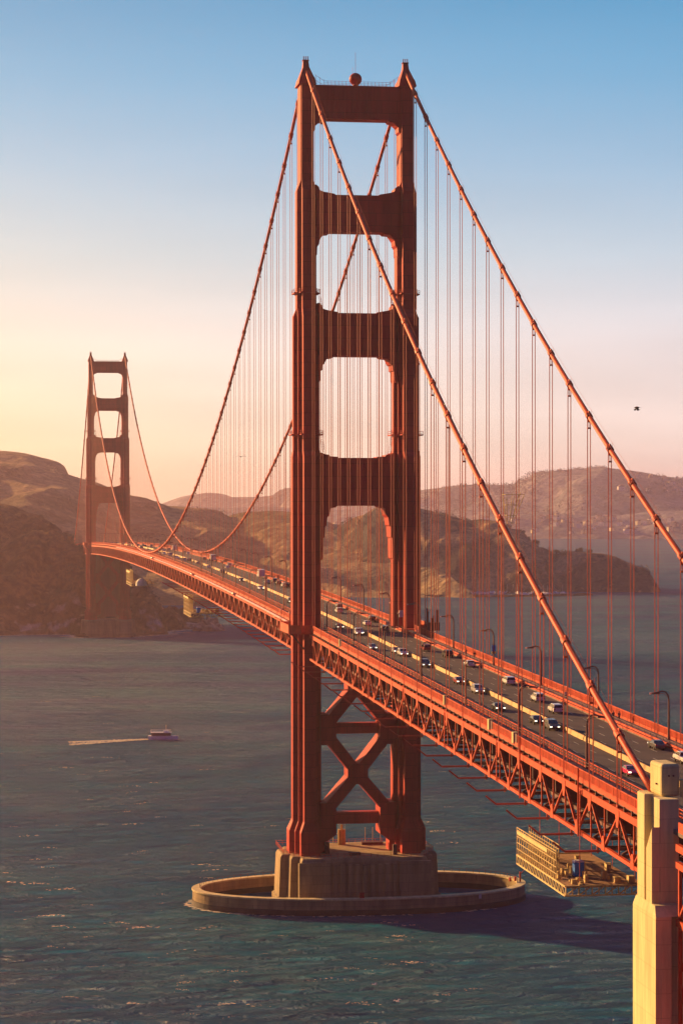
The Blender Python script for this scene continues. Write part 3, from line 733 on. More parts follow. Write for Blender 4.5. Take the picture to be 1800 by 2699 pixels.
# wire basket on the west cable
cb = empty('cable_basket', (-13.4, -247, zcab(-247)+0.4)); tag(cb, 'flared wire work basket standing on the west cable above the roadway', 'basket')
m1, m2 = MB(), MB(); 
for i in range(10):
    a = 2*math.pi*i/10; p0 = (0.5*math.cos(a)+0.6, 0.7*math.sin(a), 0.2); p1 = (1.9*math.cos(a)+1.3, 1.9*math.sin(a), 5.2+0.4*math.sin(3*a)); m1.bar(p0, p1, 0.07)
for h in (0.3, 0.65, 1.0):
    pr = [((0.5+1.4*h)*math.cos(2*math.pi*i/10)+0.6+0.7*h, (0.7+1.2*h)*math.sin(2*math.pi*i/10), 0.2+5*h) for i in range(11)]
    for a, b in zip(pr, pr[1:]): m2.bar(a, b, 0.08)
m1.poly(m2.v, m2.f); m1.build('wire_frame', 'scaf', cb)
# guy line & roadside cabinet
# ------------------------------------------------------------------ street lamps
def make_lamp(s):
    t = empty('street_lamp')
    m_ = MB(); m_.tube([(0,0,0), (0,0,6.8)], [0.21, 0.16], 8); m_.build('pole', 'pole', t)
    m_ = MB(); m_.tube([(0,0,6.8), (s*0.12,0,7.5), (s*0.5,0,8.0), (s*1.1,0,8.2), (s*1.9,0,8.0)], 0.13, 7); m_.tube([(0,0,6.9), (s*0.4,0,7.5), (s*0.9,0,7.8), (s*1.7,0,7.85)], 0.05, 5); m_.build('arm', 'pole', t)
    m_ = MB(); m_.hexa([(s*1.6,-0.25,7.7),(s*3.0,-0.2,7.72),(s*3.0,0.2,7.72),(s*1.6,0.25,7.7)], [(s*1.7,-0.2,8.15),(s*2.9,-0.12,7.95),(s*2.9,0.12,7.95),(s*1.7,0.2,8.15)]); m_.build('lamp_head', 'pole', t)
    m_ = MB(); m_.box(min(s*3.0,s*3.25), max(s*3.0,s*3.25), -0.17, 0.17, 7.66, 7.95); m_.build('lens', 'pinkp', t)
    m_ = MB(); m_.box(-0.22, 0.22, -0.22, 0.22, 0, 0.6); m_.build('base', 'pole', t)
    return t
lampE, lampW = make_lamp(-1), make_lamp(1)
ords = ['first','second','third','fourth','fifth','sixth','seventh','eighth','ninth','tenth','eleventh','twelfth','thirteenth','fourteenth','fifteenth','sixteenth','seventeenth','eighteenth','nineteenth','twentieth','twenty-first','twenty-second','twenty-third','twenty-fourth','twenty-fifth','twenty-sixth','twenty-seventh','twenty-eighth','twenty-ninth','thirtieth','thirty-first','thirty-second','thirty-third','thirty-fourth','thirty-fifth','thirty-sixth','thirty-seventh','thirty-eighth','thirty-ninth','fortieth']
for side, src, x, y0 in (('east', lampE, 12.7, -254.6), ('west', lampW, -9.9, -287.6)):
    ys = [y0+45.72*k for k in range(34)]
    ys = [y for y in ys if abs(y) > 9 and abs(y-L) > 9 and y < 1230]
    near = [y for y in ys if y < 0][::-1]; far = [y for y in ys if y > 0]
    first = True
    for lst, wh in ((near, 'side span'), (far, 'main span')):
        for i, y in enumerate(lst):
            o = src if first else copy_tree(src); first = False
            o.location = (x, y, zc(y)+1.15)
            tag(o, f'hooked street lamp, {side} footway of the {wh}, {ords[i]} from the near tower', 'street lamp', 'street lamps along the bridge')
# banner on one lamp
o = MB().box(-0.45, 0.45, -0.06, 0.06, 3.2, 4.6).build('lamp_banner', 'blue', None, (12.7, -117.5+0.05, zc(-117.5)+1.15)); tag(o, 'blue and yellow banner hung on an east footway lamp', 'banner')
MB().box(-0.45, 0.45, -0.065, 0.065, 2.7, 3.18).build('yellow_hem', 'yel', o)
# small globe lights on poles beside the tower
for i, (x, y, h) in enumerate(((-19.3, -9.2, 4.6), (-19.3, 9.0, 4.2), (9.9, -10.5, 4.2), (12.0, 14.5, 5.5), (14.6, 13.0, 4.8), (17.9, -11.0, 5.0))):
    t = empty('globe_light', (x, y, zc(y)+1.1)); tag(t, ['globe light at the near corner of the west tower balcony','globe light at the back corner of the west tower balcony','low globe light on the road side of the east tower leg','tall globe light behind the east tower leg by the railing','shorter globe light close to the left side of the east tower leg','globe light outside the right side of the east tower leg'][i], 'light', 'globe lights at the near tower')
    MB().tube([(0,0,0), (0,0,h)], 0.09, 6).build('pole', 'pole', t); MB().ball((0,0,h+0.2), 0.28, 8, 6).build('globe', 'pinkp', t, smooth=True)
# white sign box on the east leg
o = MB().box(10.4, 11.7, -8.9, -8.3, 77.6, 79.4).build('sign_box', 'signw', None); tag(o, 'white sign box fixed to the east leg of the near tower', 'sign')
# tool huts east of tower
ht = empty('equipment_frame', (19.0, -12.0, zc(-12)+1)); tag(ht, 'dark cluster of masts and lockers outside the east leg of the near tower', 'equipment')
m_ = MB(); m_.box(-1.6, 1.6, -1.5, 1.5, 0, 2.2); m_.build('locker', 'dark', ht)
for xx, yy, h in ((-1.4, 1, 6.0), (0.9, -1, 5.6), (1.5, 0.5, 5.4), (-0.4, -1.2, 3.4), (0.4, 1, 4.0)): MB().tube([(xx, yy, 0), (xx, yy, h)], 0.22, 6).build('mast', 'dark', ht)
# concrete panel and lockers on the west footway
for y, w_, lab in ((-62.5, 1.0, 'pale electric cabinet on the west railing near the tower'), (-255.0, 1.3, 'pale cabinet on the west railing, nearer of the right hand pair'), (-236.0, 1.3, 'pale cabinet on the west railing, farther of the right hand pair'), (-196.0, 0.8, 'small pale cabinet on the west railing midway along the side span')):
    o = MB().box(-14.1, -13.2, y-w_/2, y+w_/2, zc(y)+1.1, zc(y)+2.95).build('cabinet', 'conc2', None, bevel=0.04); tag(o, lab, 'cabinet', 'cabinets on the west railing')
    MB().box(-13.85, -13.78, y-w_-0.9, y-w_/2-0.02, zc(y)+1.0, zc(y)+2.8).build('access_gap', 'dark', o)

# ------------------------------------------------------------------ cars
CARM = {k: mat('car_'+k, c, 0.25, 0.04, 1, spec=0.6) for k, c in dict(white=(0.72,0.70,0.66), black=(0.015,0.015,0.018), silver=(0.36,0.35,0.35), grey=(0.10,0.10,0.11), red=(0.30,0.02,0.02), pink=(0.65,0.03,0.13), blue=(0.04,0.10,0.25), tan=(0.35,0.28,0.18)).items()}
def car_proto(kind, colr, detail=True):
    # local: forward = +Y, origin at ground centre
    t = empty('parked') ; t.name = {'sedan': 'car', 'suv': 'suv_car', 'van': 'van', 'pickup': 'pickup_truck', 'truck': 'box_truck'}[kind]
    if kind == 'sedan': Lc, W, P, G = 4.6, 1.8, [(-2.3,.35),(-2.3,.85),(-2.15,1.0),(-1.5,1.03),(-0.9,1.42),(0.35,1.44),(1.1,1.0),(2.1,.84),(2.3,.65),(2.3,.35)], [(-1.42,1.02),(-0.85,1.38),(0.32,1.40),(1.0,1.0)]
    if kind == 'suv': Lc, W, P, G = 4.7, 1.9, [(-2.35,.4),(-2.35,1.05),(-2.2,1.66),(-1.9,1.74),(0.4,1.74),(1.15,1.15),(2.15,1.02),(2.35,.8),(2.35,.4)], [(-2.15,1.12),(-2.05,1.64),(0.36,1.66),(1.0,1.14)]
    if kind == 'van': Lc, W, P, G = 5.2, 2.0, [(-2.6,.4),(-2.6,1.9),(-2.45,2.05),(1.2,2.05),(1.9,1.3),(2.5,1.1),(2.6,.8),(2.6,.4)], [(-2.3,1.2),(-2.2,1.85),(1.15,1.88),(1.75,1.25)]
    if kind == 'pickup': Lc, W, P, G = 5.5, 1.95, [(-2.75,.5),(-2.75,1.1),(-0.9,1.1),(-0.8,1.75),(0.8,1.78),(1.4,1.2),(2.6,1.1),(2.75,.85),(2.75,.5)], [(-0.72,1.2),(-0.68,1.68),(0.76,1.7),(1.25,1.2)]
    if kind == 'truck': Lc, W, P, G = 7.5, 2.3, [(1.7,.5),(1.7,2.3),(2.9,2.35),(3.4,1.5),(3.7,1.2),(3.75,.5)], [(1.9,1.5),(1.9,2.15),(2.85,2.2),(3.25,1.5)]
    m_ = MB(); hw = W/2; n = len(P)
    # body with tumblehome: upper points narrower
    zmax = max(z for _, z in P); belt = 1.05 if kind != 'truck' else 1.5
    wid = lambda z: hw-0.02 if z <= belt+0.12 else hw-0.02-0.16*(z-belt)/(max(zmax-belt, .1))
    m_.poly([(-wid(z), y, z) for y, z in P]+[(wid(z), y, z) for y, z in P], [tuple(range(n))[::-1], tuple(range(n, 2*n))]+[(i,(i+1)%n,n+(i+1)%n,n+i) for i in range(n)])
    body = m_.build('body', CARM[colr], t, bevel=0.06 if detail else 0)
    g = MB(); k = len(G)
    for s in (-1, 1):
        q = [(s*(wid(z)+0.012), y, z) for y, z in G]; MB().poly(q, [tuple(range(k))]).build('side_window', 'glass', t)
    # windscreen and rear window
    ws = {'sedan': ((0.42,1.40),(1.04,1.03),(-0.97,1.39),(-1.45,1.07)), 'suv': ((0.46,1.70),(1.1,1.2),(-2.22,1.62),(-2.345,1.12)), 'van': ((1.25,2.0),(1.87,1.34),(-2.605,1.8),(-2.605,1.2)), 'pickup': ((0.86,1.72),(1.36,1.25),(-0.82,1.68),(-0.9,1.2)), 'truck': ((2.93,2.28),(3.36,1.58),(1.69,2.2),(1.69,1.6))}[kind]
    (a, za), (b, zb), (c_, zc_), (d, zd) = ws
    e = 0.02
    g.poly([(-wid(za)+0.1, a+e, za+e), (wid(za)-0.1, a+e, za+e), (wid(zb)-0.06, b+e, zb+e), (-wid(zb)+0.06, b+e, zb+e)], [(0,1,2,3)]).build('windscreen', 'glass', t); g = MB()
    g.poly([(-wid(zc_)+0.1, c_-e, zc_+e), (wid(zc_)-0.1, c_-e, zc_+e), (wid(zd)-0.1, d-e, zd+e), (-wid(zd)+0.1, d-e, zd+e)], [(0,1,2,3)]).build('rear_window', 'glass', t)
    if kind == 'truck': MB().box(-1.2, 1.2, -3.75, 1.6, 0.75, 3.4).build('cargo_box', CARM['white'], t, bevel=0.05)
    if detail:
        for s in (-1, 1):
            for yy in (-Lc*0.3, Lc*0.3): MB().tube([(s*(hw-0.24), yy, 0.34), (s*(hw+0.01), yy, 0.34)], 0.34, 12).build('wheel', 'tyre', t)
            MB().box(s*0.68-0.2, s*0.68+0.2, Lc/2-0.08, Lc/2+0.03, 0.62, 0.80).build('headlight', 'chrome', t)
            MB().box(s*0.72-0.15, s*0.72+0.15, -Lc/2-0.03, -Lc/2+0.08, 0.75, 0.95).build('tail_light', 'tail', t)
        MB().box(-0.45, 0.45, Lc/2-0.05, Lc/2+0.02, 0.42, 0.6).build('grille', 'dark', t)
    return t
protos = {}
def road_at(px, py):      # where a sight line meets the roadway
    lo, hi = 100.0, 2500.0
    f = lambda d: (lambda p: p.z-zr(p.y))(at(px, py, d))
    for _ in range(50):
        m_ = (lo+hi)/2
        if f(m_) > 0: lo = m_
        else: hi = m_
    return at(px, py, lo)
LANES_E = (1.0, 4.9, 7.7); LANES_W = (-2.9, -5.1, -7.8)
d2 = 1.148
CARS = [  # (x, y in photo px, dir, kind, colour)
 (775,1408,'N','suv','white'),(774,1399,'N','suv','black'),(838,1437,'N','sedan','white'),(860,1428,'N','suv','black'),(886,1451,'N','suv','grey'),
 (980,1495,'N','suv','red'),(1022,1509,'N','suv','black'),(1074,1531,'N','sedan','white'),(1162,1572,'N','suv','white'),(1241,1611,'N','suv','white'),(1266,1637,'N','suv','white'),
 (1527,1719,'N','sedan','grey'),(1562,1752,'N','pickup','white'),
 (780,1444,'S','sedan','black'),(820,1458,'S','suv','white'),(846,1457,'S','suv','silver'),(860,1492,'S','sedan','silver'),(908,1500,'S','sedan','silver'),(951,1506,'S','suv','white'),
 (1005,1531,'S','suv','grey'),(1078,1570,'S','sedan','red'),(1097,1592,'S','suv','silver'),(1138,1632,'S','sedan','black'),(1227,1662,'S','sedan','black'),(1289,1675,'S','suv','grey'),(1451,1780,'S','sedan','pink')]
LABS = {0:'white SUV driving away just right of the near tower west leg',1:'black SUV directly ahead of the white one beside the near tower',2:'white car driving away between the two near tower legs',3:'black SUV in the right lane left of the east tower leg',4:'grey SUV in the tower shadow driving away',5:'dark red SUV driving away just past the near tower',6:'black SUV driving away behind the dark red one',7:'small white car driving away in the outer lane of the side span',8:'white SUV driving away alone halfway down the side span',9:'white SUV in the middle lane, left one of two white cars near the cable',10:'white SUV driving away close beside the yellow barrier',11:'dark car driving away near the right edge by the footway',12:'white pickup truck at the right edge behind the pylon cap',
 13:'black car coming towards us beside the west tower leg',14:'white SUV coming towards us in the tower shadow',15:'silver SUV coming towards us side by side with the white one',16:'silver car coming towards us in the outer lane near the cabinet',17:'silver car with bright headlights left of the yellow barrier',18:'white SUV coming towards us against the yellow barrier',19:'grey SUV coming towards us against the barrier, behind the white one',20:'dark red car coming towards us under a hooked lamp',21:'silver SUV coming towards us in the middle lane of the side span',22:'black car coming towards us in the outer lane of the side span',23:'black car coming towards us left of a grey SUV',24:'grey SUV with headlights on at the yellow barrier near the cable foot',25:'bright pink car half hidden by the west cable near the pylon'}
def put_car(pt, dr, kind, colr, detail=True):
    key = (kind, colr, detail)
    if key not in protos: protos[key] = car_proto(kind, colr, detail); o = protos[key]
    else: o = copy_tree(protos[key])
    lanes = LANES_E if dr == 'N' else LANES_W
    # the lane next to the barrier starts at x=1 / -2.9
    x = min(lanes, key=lambda v: abs(v-pt.x))
    x = 0.5*x+0.5*max(min(pt.x, 8.2), 0.6) if dr == 'N' else 0.5*x+0.5*min(max(pt.x, -8.2), -2.6)
    o.location = (x, pt.y, zr(pt.y)+0.0); sl_ = (zr(pt.y+2)-zr(pt.y-2))/4
    o.rotation_euler = (math.atan(sl_)*(1 if dr == 'N' else -1), 0, 0 if dr == 'N' else math.pi)
    return o
for i, (x, y, dr, kind, colr) in enumerate(CARS):
    tag(put_car(road_at(x*d2, y*d2), dr, kind, colr), LABS[i], 'car' if kind != 'pickup' else 'pickup truck', 'traffic on the bridge')
FAR = [(725,408,'N','truck','white'),(775,468,'N','sedan','white'),(835,452,'N','suv','white'),(1058,545,'N','truck','white'),(1190,606,'N','pickup','black'),(1300,625,'N','suv','black'),(1215,585,'N','suv','grey'),
 (595,402,'N','suv','grey'),(500,350,'N','sedan','white'),(360,322,'N','truck','silver'),(300,322,'N','suv','silver'),(425,345,'N','sedan','tan'),(640,408,'N','sedan','black'),
 (1100,592,'N','sedan','silver'),(1240,622,'N','suv','white'),(1048,642,'S','sedan','white'),(1300,752,'S','suv','black'),(885,575,'S','sedan','black'),(740,508,'S','suv','black'),(625,466,'S','sedan','silver'),(540,434,'S','sedan','grey'),
 (430,408,'S','suv','silver'),(460,410,'S','suv','black'),(365,386,'S','sedan','white'),(345,384,'S','sedan','tan'),(310,364,'S','suv','silver'),(330,358,'S','sedan','grey'),(205,322,'N','suv','silver'),(235,325,'N','sedan','white'),(160,300,'N','sedan','tan'),
 (145,328,'S','sedan','silver'),(190,338,'S','suv','grey'),(265,350,'S','sedan','white'),(90,290,'N','suv','grey'),(50,282,'N','sedan','silver'),(20,276,'N','suv','tan')]
cnts = {}
items = []
for (x, y, dr, kind, colr) in FAR: items.append((road_at(350+x/3.136, 1350+y/3.136), dr, kind, colr))
random.seed(3)
for k in range(26):
    yy = 760+k*19+random.uniform(-6, 6); dr = 'N' if k % 2 else 'S'; ln = random.choice(LANES_E if dr == 'N' else LANES_W)
    items.append((Vector((ln, yy, 0)), dr, random.choice(['sedan','suv','suv','sedan','van']), random.choice(['white','silver','grey','tan','black','white'])))
items.sort(key=lambda t: t[0].y)
KN = dict(sedan='car', suv='SUV', van='van', truck='box truck', pickup='pickup truck')
for pt, dr, kind, colr in items:
    k = (dr, kind, colr); cnts[k] = cnts.get(k, 0)+1
    o = put_car(pt, dr, kind, colr, detail=pt.y < 260)
    tag(o, f'{colr} {KN[kind]} {"driving away" if dr=="N" else "oncoming"}, main span, {ords[cnts[k]-1]} such past the near tower', KN[kind].lower() if kind != 'sedan' else 'car', 'traffic on the bridge')

# ------------------------------------------------------------------ people on the east footway
def person_mat(name, shirt, legs):
    m = bpy.data.materials.new(name); m.use_nodes = True; t = m.node_tree; b = t.nodes['Principled BSDF']; b.inputs['Roughness'].default_value = 0.8
    tc_ = t.nodes.new('ShaderNodeTexCoord'); sp = t.nodes.new('ShaderNodeSeparateXYZ'); t.links.new(tc_.outputs['Object'], sp.inputs[0])
    r = t.nodes.new('ShaderNodeValToRGB'); r.color_ramp.interpolation = 'CONSTANT'
    dv = t.nodes.new('ShaderNodeMath'); dv.operation = 'DIVIDE'; t.links.new(sp.outputs[2], dv.inputs[0]); dv.inputs[1].default_value = 2.0; t.links.new(dv.outputs[0], r.inputs[0])
    cols = [(0, (0.02,0.02,0.02)), (0.05, legs), (0.47, shirt), (0.735, (0.45,0.26,0.18))]
    while len(r.color_ramp.elements) < 4: r.color_ramp.elements.new(0.5)
    for e_, (p_, c_) in zip(r.color_ramp.elements, cols): e_.position = p_; e_.color = (*c_, 1)
    t.links.new(r.outputs[0], b.inputs['Base Color']); return m
def person(loc, rz, shirt, legs, label, step=0.25):
    V = [(0,0,.95),(0,0,1.2),(0,0,1.42),(0,0,1.52),(0,.02,1.64),(0,.02,1.72), (.1,0,.9),(.11,step,.5),(.11,step*.7,.08),(.11,step*.7+.14,.04), (-.1,0,.9),(-.11,-step*.3,.5),(-.11,-step*1.2,.1),(-.11,-step*1.2+.14,.04),
         (.2,0,1.4),(.26,-.08,1.14),(.27,.06,.9),(.27,.1,.82),(-.2,0,1.4),(-.26,.05,1.14),(-.27,.2,.95),(-.27,.25,.88)]
    E_ = [(0,1),(1,2),(2,3),(3,4),(4,5),(0,6),(6,7),(7,8),(8,9),(0,10),(10,11),(11,12),(12,13),(2,14),(14,15),(15,16),(16,17),(2,18),(18,19),(19,20),(20,21)]
    rad = [.15,.14,.15,.06,.10,.09,.1,.075,.05,.04,.1,.075,.05,.04,.07,.05,.04,.03,.07,.05,.04,.03]
    me = bpy.data.meshes.new('person'); me.from_pydata(V, E_, []); me.materials.append(person_mat('clothes', shirt, legs))
    o = bpy.data.objects.new('person', me); COL.objects.link(o); o.location = loc; o.rotation_euler = (0,0,rz)
    md = o.modifiers.new('skin', 'SKIN'); sv = me.skin_vertices
    if not sv:
        bm = bmesh.new(); bm.from_mesh(me); bm.verts.layers.skin.verify(); bm.to_mesh(me); bm.free(); sv = me.skin_vertices
    for i, q in enumerate(rad): sv[0].data[i].radius = (q, q)
    sv[0].data[0].use_root = True
    ss = o.modifiers.new('sub', 'SUBSURF'); ss.levels = 1; ss.render_levels = 1
    h = MB().ball((0, -0.01, 1.71), 0.115, 10, 6); h.build('hair', 'hair', o, smooth=True)
    tag(o, label, 'person', 'people walking on the east footway')
PE = [((11.6,-92,0),0,(0.05,0.03,0.06),(0.03,0.03,0.05),'person in dark clothes walking away on the east footway, nearest the tower'),
      ((11.2,-190,0),math.pi,(0.5,0.45,0.4),(0.04,0.04,0.06),'person in a pale top walking past the west cable on the east footway'),
      ((10.9,-226,0),0,(0.02,0.02,0.03),(0.02,0.02,0.02),'person in black walking away, left one of the pair on the east footway'),
      ((11.7,-227,0),0,(0.30,0.16,0.10),(0.03,0.03,0.05),'person in a brown top, right one of the pair on the east footway'),
      ((11.4,-30,0),math.pi,(0.6,0.55,0.5),(0.05,0.04,0.05),'person in a white top just outside the east tower leg'),
      ((12.0,-100,0),0,(0.06,0.02,0.03),(0.02,0.02,0.03),'person in a dark red top by the railing under the blue banner')]
for (x, y, _), rz, a, b, lab in PE: person((x, y, zc(y)+1.15), rz, a, b, lab)

# ------------------------------------------------------------------ birds
def bird(loc, span, rz, flap, label, mt='bird'):
    t = empty('seabird', loc, rz); tag(t, label, 'bird')
    m_ = MB(); m_.tube([(0,-0.45,0),(0,-0.2,0.02),(0,0.1,0.03),(0,0.35,0.02),(0,0.5,0)], [0.02,0.1,0.14,0.08,0.02], 8); m_.build('body', mt, t, smooth=True)
    for s in (-1, 1):
        m_ = MB(); h = span/2
        pts = [(s*0.06,0.15,0.05),(s*h*0.45,0.25,0.05+flap*0.8),(s*h,0.0,0.05+flap*0.4),(s*h*0.5,-0.08,0.04+flap*0.7),(s*0.06,-0.15,0.05)]
        m_.poly(pts+[(a,b,c-0.04) for a,b,c in pts], [(0,1,3,4),(1,2,3),(9,8,6,5),(8,7,6),(0,5,6,1),(1,6,7,2),(2,7,8,3),(3,8,9,4)]); m_.build('wing', mt, t)
    m_ = MB(); m_.poly([(-0.02,-0.4,0),(0.02,-0.4,0),(0.12,-0.65,0.01),(-0.12,-0.65,0.01),(-0.02,-0.4,0.03),(0.02,-0.4,0.03),(0.12,-0.65,0.03),(-0.12,-0.65,0.03)], [(0,1,2,3),(7,6,5,4),(0,4,5,1),(2,6,7,3)]); m_.build('tail', mt, t)
bird(at(1679, 1074, 330), 1.5, R(40), -0.55, 'dark bird with drooping wings in the sky at the right')
bird(at(635, 1204, 560), 2.6, R(10), 0.25, 'dark gull gliding left of the near tower')
bird(at(987, 2597, 520), 2.4, R(50), 0.3, 'upper pale gull of the two flying low over the water below the ring wall', 'whitep')
bird(at(1047, 2641, 500), 2.4, R(35), 0.45, 'lower pale gull of the two flying low over the water at the bottom', 'whitep')

# ------------------------------------------------------------------ boat
bt = empty('tour_boat', (-18.9, 445.2, 0), R(-90-9)); tag(bt, 'small white two deck tour boat cruising on the water left of the near tower', 'boat')
def hullsec(m_, z0, z1, k0, k1):
    P = [(-6.7,1.7),(-3,2.0),(2,1.95),(4.8,1.3),(6.9,0.05)]
    poly = lambda k: [(x*1.0*k, y) for y, x in P]+[(-x*k, y) for y, x in P[::-1]]
    m_.prism(poly(k0), z0, z1, poly(k1))
m_ = MB(); hullsec(m_, -0.3, 0.7, 0.82, 0.95); m_.build('hull', 'hullb', bt)
m_ = MB(); hullsec(m_, 0.7, 1.8, 0.95, 1.05); m_.build('upper_hull', 'whitep', bt)
m_ = MB(); m_.box(-1.6, 1.6, -5.2, 3.6, 1.8, 3.2); m_.build('cabin', 'cabin', bt, bevel=0.1)
m_ = MB(); m_.box(-1.8, 1.8, -5.6, 3.9, 3.2, 3.4); m_.box(-0.9, 0.9, 0.2, 2.2, 3.4, 4.2); m_.build('roof', 'whitep', bt)
m_ = MB(); m_.bar((0,1.4,4.2),(0,1.4,6.8),0.1).build('mast', 'whitep', bt); m_ = MB(); m_.bar((-1.7,-5.5,3.4),(-1.7,-5.5,4.4),0.08); m_.bar((1.7,-5.5,3.4),(1.7,-5.5,4.4),0.08); m_.bar((1.7,-5.5,4.4),(1.7,3.5,4.4),0.08); m_.bar((-1.7,-5.5,4.4),(-1.7,3.5,4.4),0.08); m_.bar((-1.7,-5.5,4.4),(1.7,-5.5,4.4),0.08); m_.build('railing', 'whitep', bt)

# ------------------------------------------------------------------ water, foam
def water_mat():
    m = bpy.data.materials.new('sea_water'); m.use_nodes = True; t = m.node_tree; b = t.nodes['Principled BSDF']
    b.inputs['Roughness'].default_value = 0.12; b.inputs['IOR'].default_value = 1.333; b.inputs['Specular IOR Level'].default_value = 0.0; b.inputs['Base Color'].default_value = (0.008, 0.026, 0.026, 1)
    tc_ = t.nodes.new('ShaderNodeTexCoord')
    def nz_(sx, sy, sc, det, rot=0, rough=0.55, dist=0.0):
        mp_ = t.nodes.new('ShaderNodeMapping'); mp_.inputs['Scale'].default_value = (sx, sy, 1); mp_.inputs['Rotation'].default_value = (0, 0, rot)
        t.links.new(tc_.outputs['Object'], mp_.inputs[0]); n_ = t.nodes.new('ShaderNodeTexNoise'); n_.inputs['Scale'].default_value = sc; n_.inputs['Detail'].default_value = det; n_.inputs['Roughness'].default_value = rough; n_.inputs['Distortion'].default_value = dist
        t.links.new(mp_.outputs[0], n_.inputs[0]); return n_.outputs[0]
    def mth(op, a, b_):
        n_ = t.nodes.new('ShaderNodeMath'); n_.operation = op
        for i, v in enumerate((a, b_)):
            if isinstance(v, (int, float)): n_.inputs[i].default_value = v
            else: t.links.new(v, n_.inputs[i])
        return n_.outputs[0]
    h = mth('ADD', mth('MULTIPLY', nz_(0.4, 1, 0.045, 3, R(12)), 5.5), mth('MULTIPLY', nz_(0.45, 1, 0.16, 6, R(-8), 0.66, 0.6), 3.2))
    h = mth('ADD', h, mth('MULTIPLY', nz_(0.6, 1, 0.8, 4, R(20)), 0.32))
    bp = t.nodes.new('ShaderNodeBump'); bp.inputs['Strength'].default_value = 1.0; bp.inputs['Distance'].default_value = 5.5
    t.links.new(h, bp.inputs['Height']); t.links.new(bp.outputs[0], b.inputs['Normal'])
    rr = t.nodes.new('ShaderNodeMapRange'); t.links.new(nz_(0.35, 1.0, 0.006, 5, R(25), 0.6, 0.6), rr.inputs[0]); rr.inputs[1].default_value = 0.38; rr.inputs[2].default_value = 0.62; rr.inputs[3].default_value = 0.05; rr.inputs[4].default_value = 0.20
    t.links.new(rr.outputs[0], b.inputs['Roughness'])
    # large colour patches (currents, silt)
    r = t.nodes.new('ShaderNodeValToRGB'); t.links.new(nz_(0.5, 1.2, 0.008, 4, R(15), 0.6), r.inputs[0])
    r.color_ramp.elements[0].position = 0.35; r.color_ramp.elements[0].color = (0.0, 0.085, 0.22, 1); r.color_ramp.elements[1].position = 0.68; r.color_ramp.elements[1].color = (0.0, 0.15, 0.26, 1)
    # diffuse body plus a mirror whose strength is capped: choppy crests mask one another at grazing angles
    df = t.nodes.new('ShaderNodeBsdfDiffuse'); t.links.new(r.outputs[0], df.inputs[0]); t.links.new(bp.outputs[0], df.inputs['Normal'])
    gs = t.nodes.new('ShaderNodeBsdfGlossy'); t.links.new(rr.outputs[0], gs.inputs['Roughness']); t.links.new(bp.outputs[0], gs.inputs['Normal'])
    fr = t.nodes.new('ShaderNodeFresnel'); fr.inputs['IOR'].default_value = 1.333; t.links.new(bp.outputs[0], fr.inputs['Normal'])
    fac = mth('MINIMUM', mth('MULTIPLY', fr.outputs[0], 0.6), 0.17)
    ms = t.nodes.new('ShaderNodeMixShader'); t.links.new(fac, ms.inputs[0]); t.links.new(df.outputs[0], ms.inputs[1]); t.links.new(gs.outputs[0], ms.inputs[2])
    t.links.new(ms.outputs[0], t.nodes['Material Output'].inputs['Surface']); t.nodes.remove(b)
    return m
MT['water'] = water_mat()
mb = MB(); mb.poly([(-11000,-2500,0),(11000,-2500,0),(11000,12500,0),(-11000,12500,0)], [(0,1,2,3)])
tag(mb.build('water', 'water'), kind='structure')
def fleck(m_, x, y, l, w_, z=0.06, ang=0.0):
    n = 9; top = []; bot = []
    for i in range(n):
        q = i/(n-1); u = (q-0.5)*l; wv = w_*math.sin(math.pi*q)**0.7*random.uniform(0.5, 1.1)+0.02; c_ = -0.25*l*(q-0.5)**2*4*0.5+random.uniform(-0.1, 0.1)*w_
        top.append((u, c_+wv/2)); bot.append((u, c_-wv/2))
    P = top+bot[::-1]; ca, sa = math.cos(ang), math.sin(ang)
    m_.poly([(x+a*ca-b*sa, y+a*sa+b*ca, z) for a, b in P], [tuple([i, i+1, 2*n-2-i, 2*n-1-i]) for i in range(n-1)])
def crest_foam(m_, x, y, s_):
    a = random.uniform(-0.3, 0.3)
    for j in range(random.randint(6, 16)):
        u = random.gauss(0, 0.9)*s_; fleck(m_, x+u*1.3, y+u*a*2+random.gauss(0, 0.35)*s_-0.3*u*u/s_, random.uniform(0.15, 0.6)*s_, random.uniform(0.10, 0.35)*s_, 0.05+random.random()*0.02, random.uniform(-0.6, 0.6))
random.seed(11); mb = MB()
def wz(px, py): 
    p_ = at(px, py, 1000); d = p_-CAM; t_ = -CAM.z/d.z; return CAM+d*t_
for k in range(230):
    px, py = random.uniform(-60, 1250), random.uniform(1720, 2720); 
    if random.random() < (px/1700): continue
    p_ = wz(px, py)
    if abs(p_.x) < 50 and abs(p_.y) < 28: continue
    crest_foam(mb, p_.x, p_.y, random.choice([0.5, 0.8, 1.2, 2.0]))
for px, py, l, w_ in ((615,2560,2.6,3.0),(628,2590,1.2,2.2),(1045,2468,3.0,1.6),(1052,2478,1.8,1.3),(1028,2543,1.6,1.0),(1085,2538,3.2,1.1),(930,2645,3.0,1.0),(770,2505,1.2,0.8),(815,2586,0.9,0.7),(480,2610,1.6,2.0),(490,2590,2.0,1.0)):
    p_ = wz(px, py); crest_foam(mb, p_.x, p_.y, l*0.55); crest_foam(mb, p_.x+0.4, p_.y-1, l*0.4)
tag(mb.build('whitecaps_and_glints', 'foam'), 'scattered small wave crests and painted sun glints on the near water', 'foam', kind='stuff')  # flecks are wave foam plus sun glints put into the colour
mb = MB(); random.seed(5)
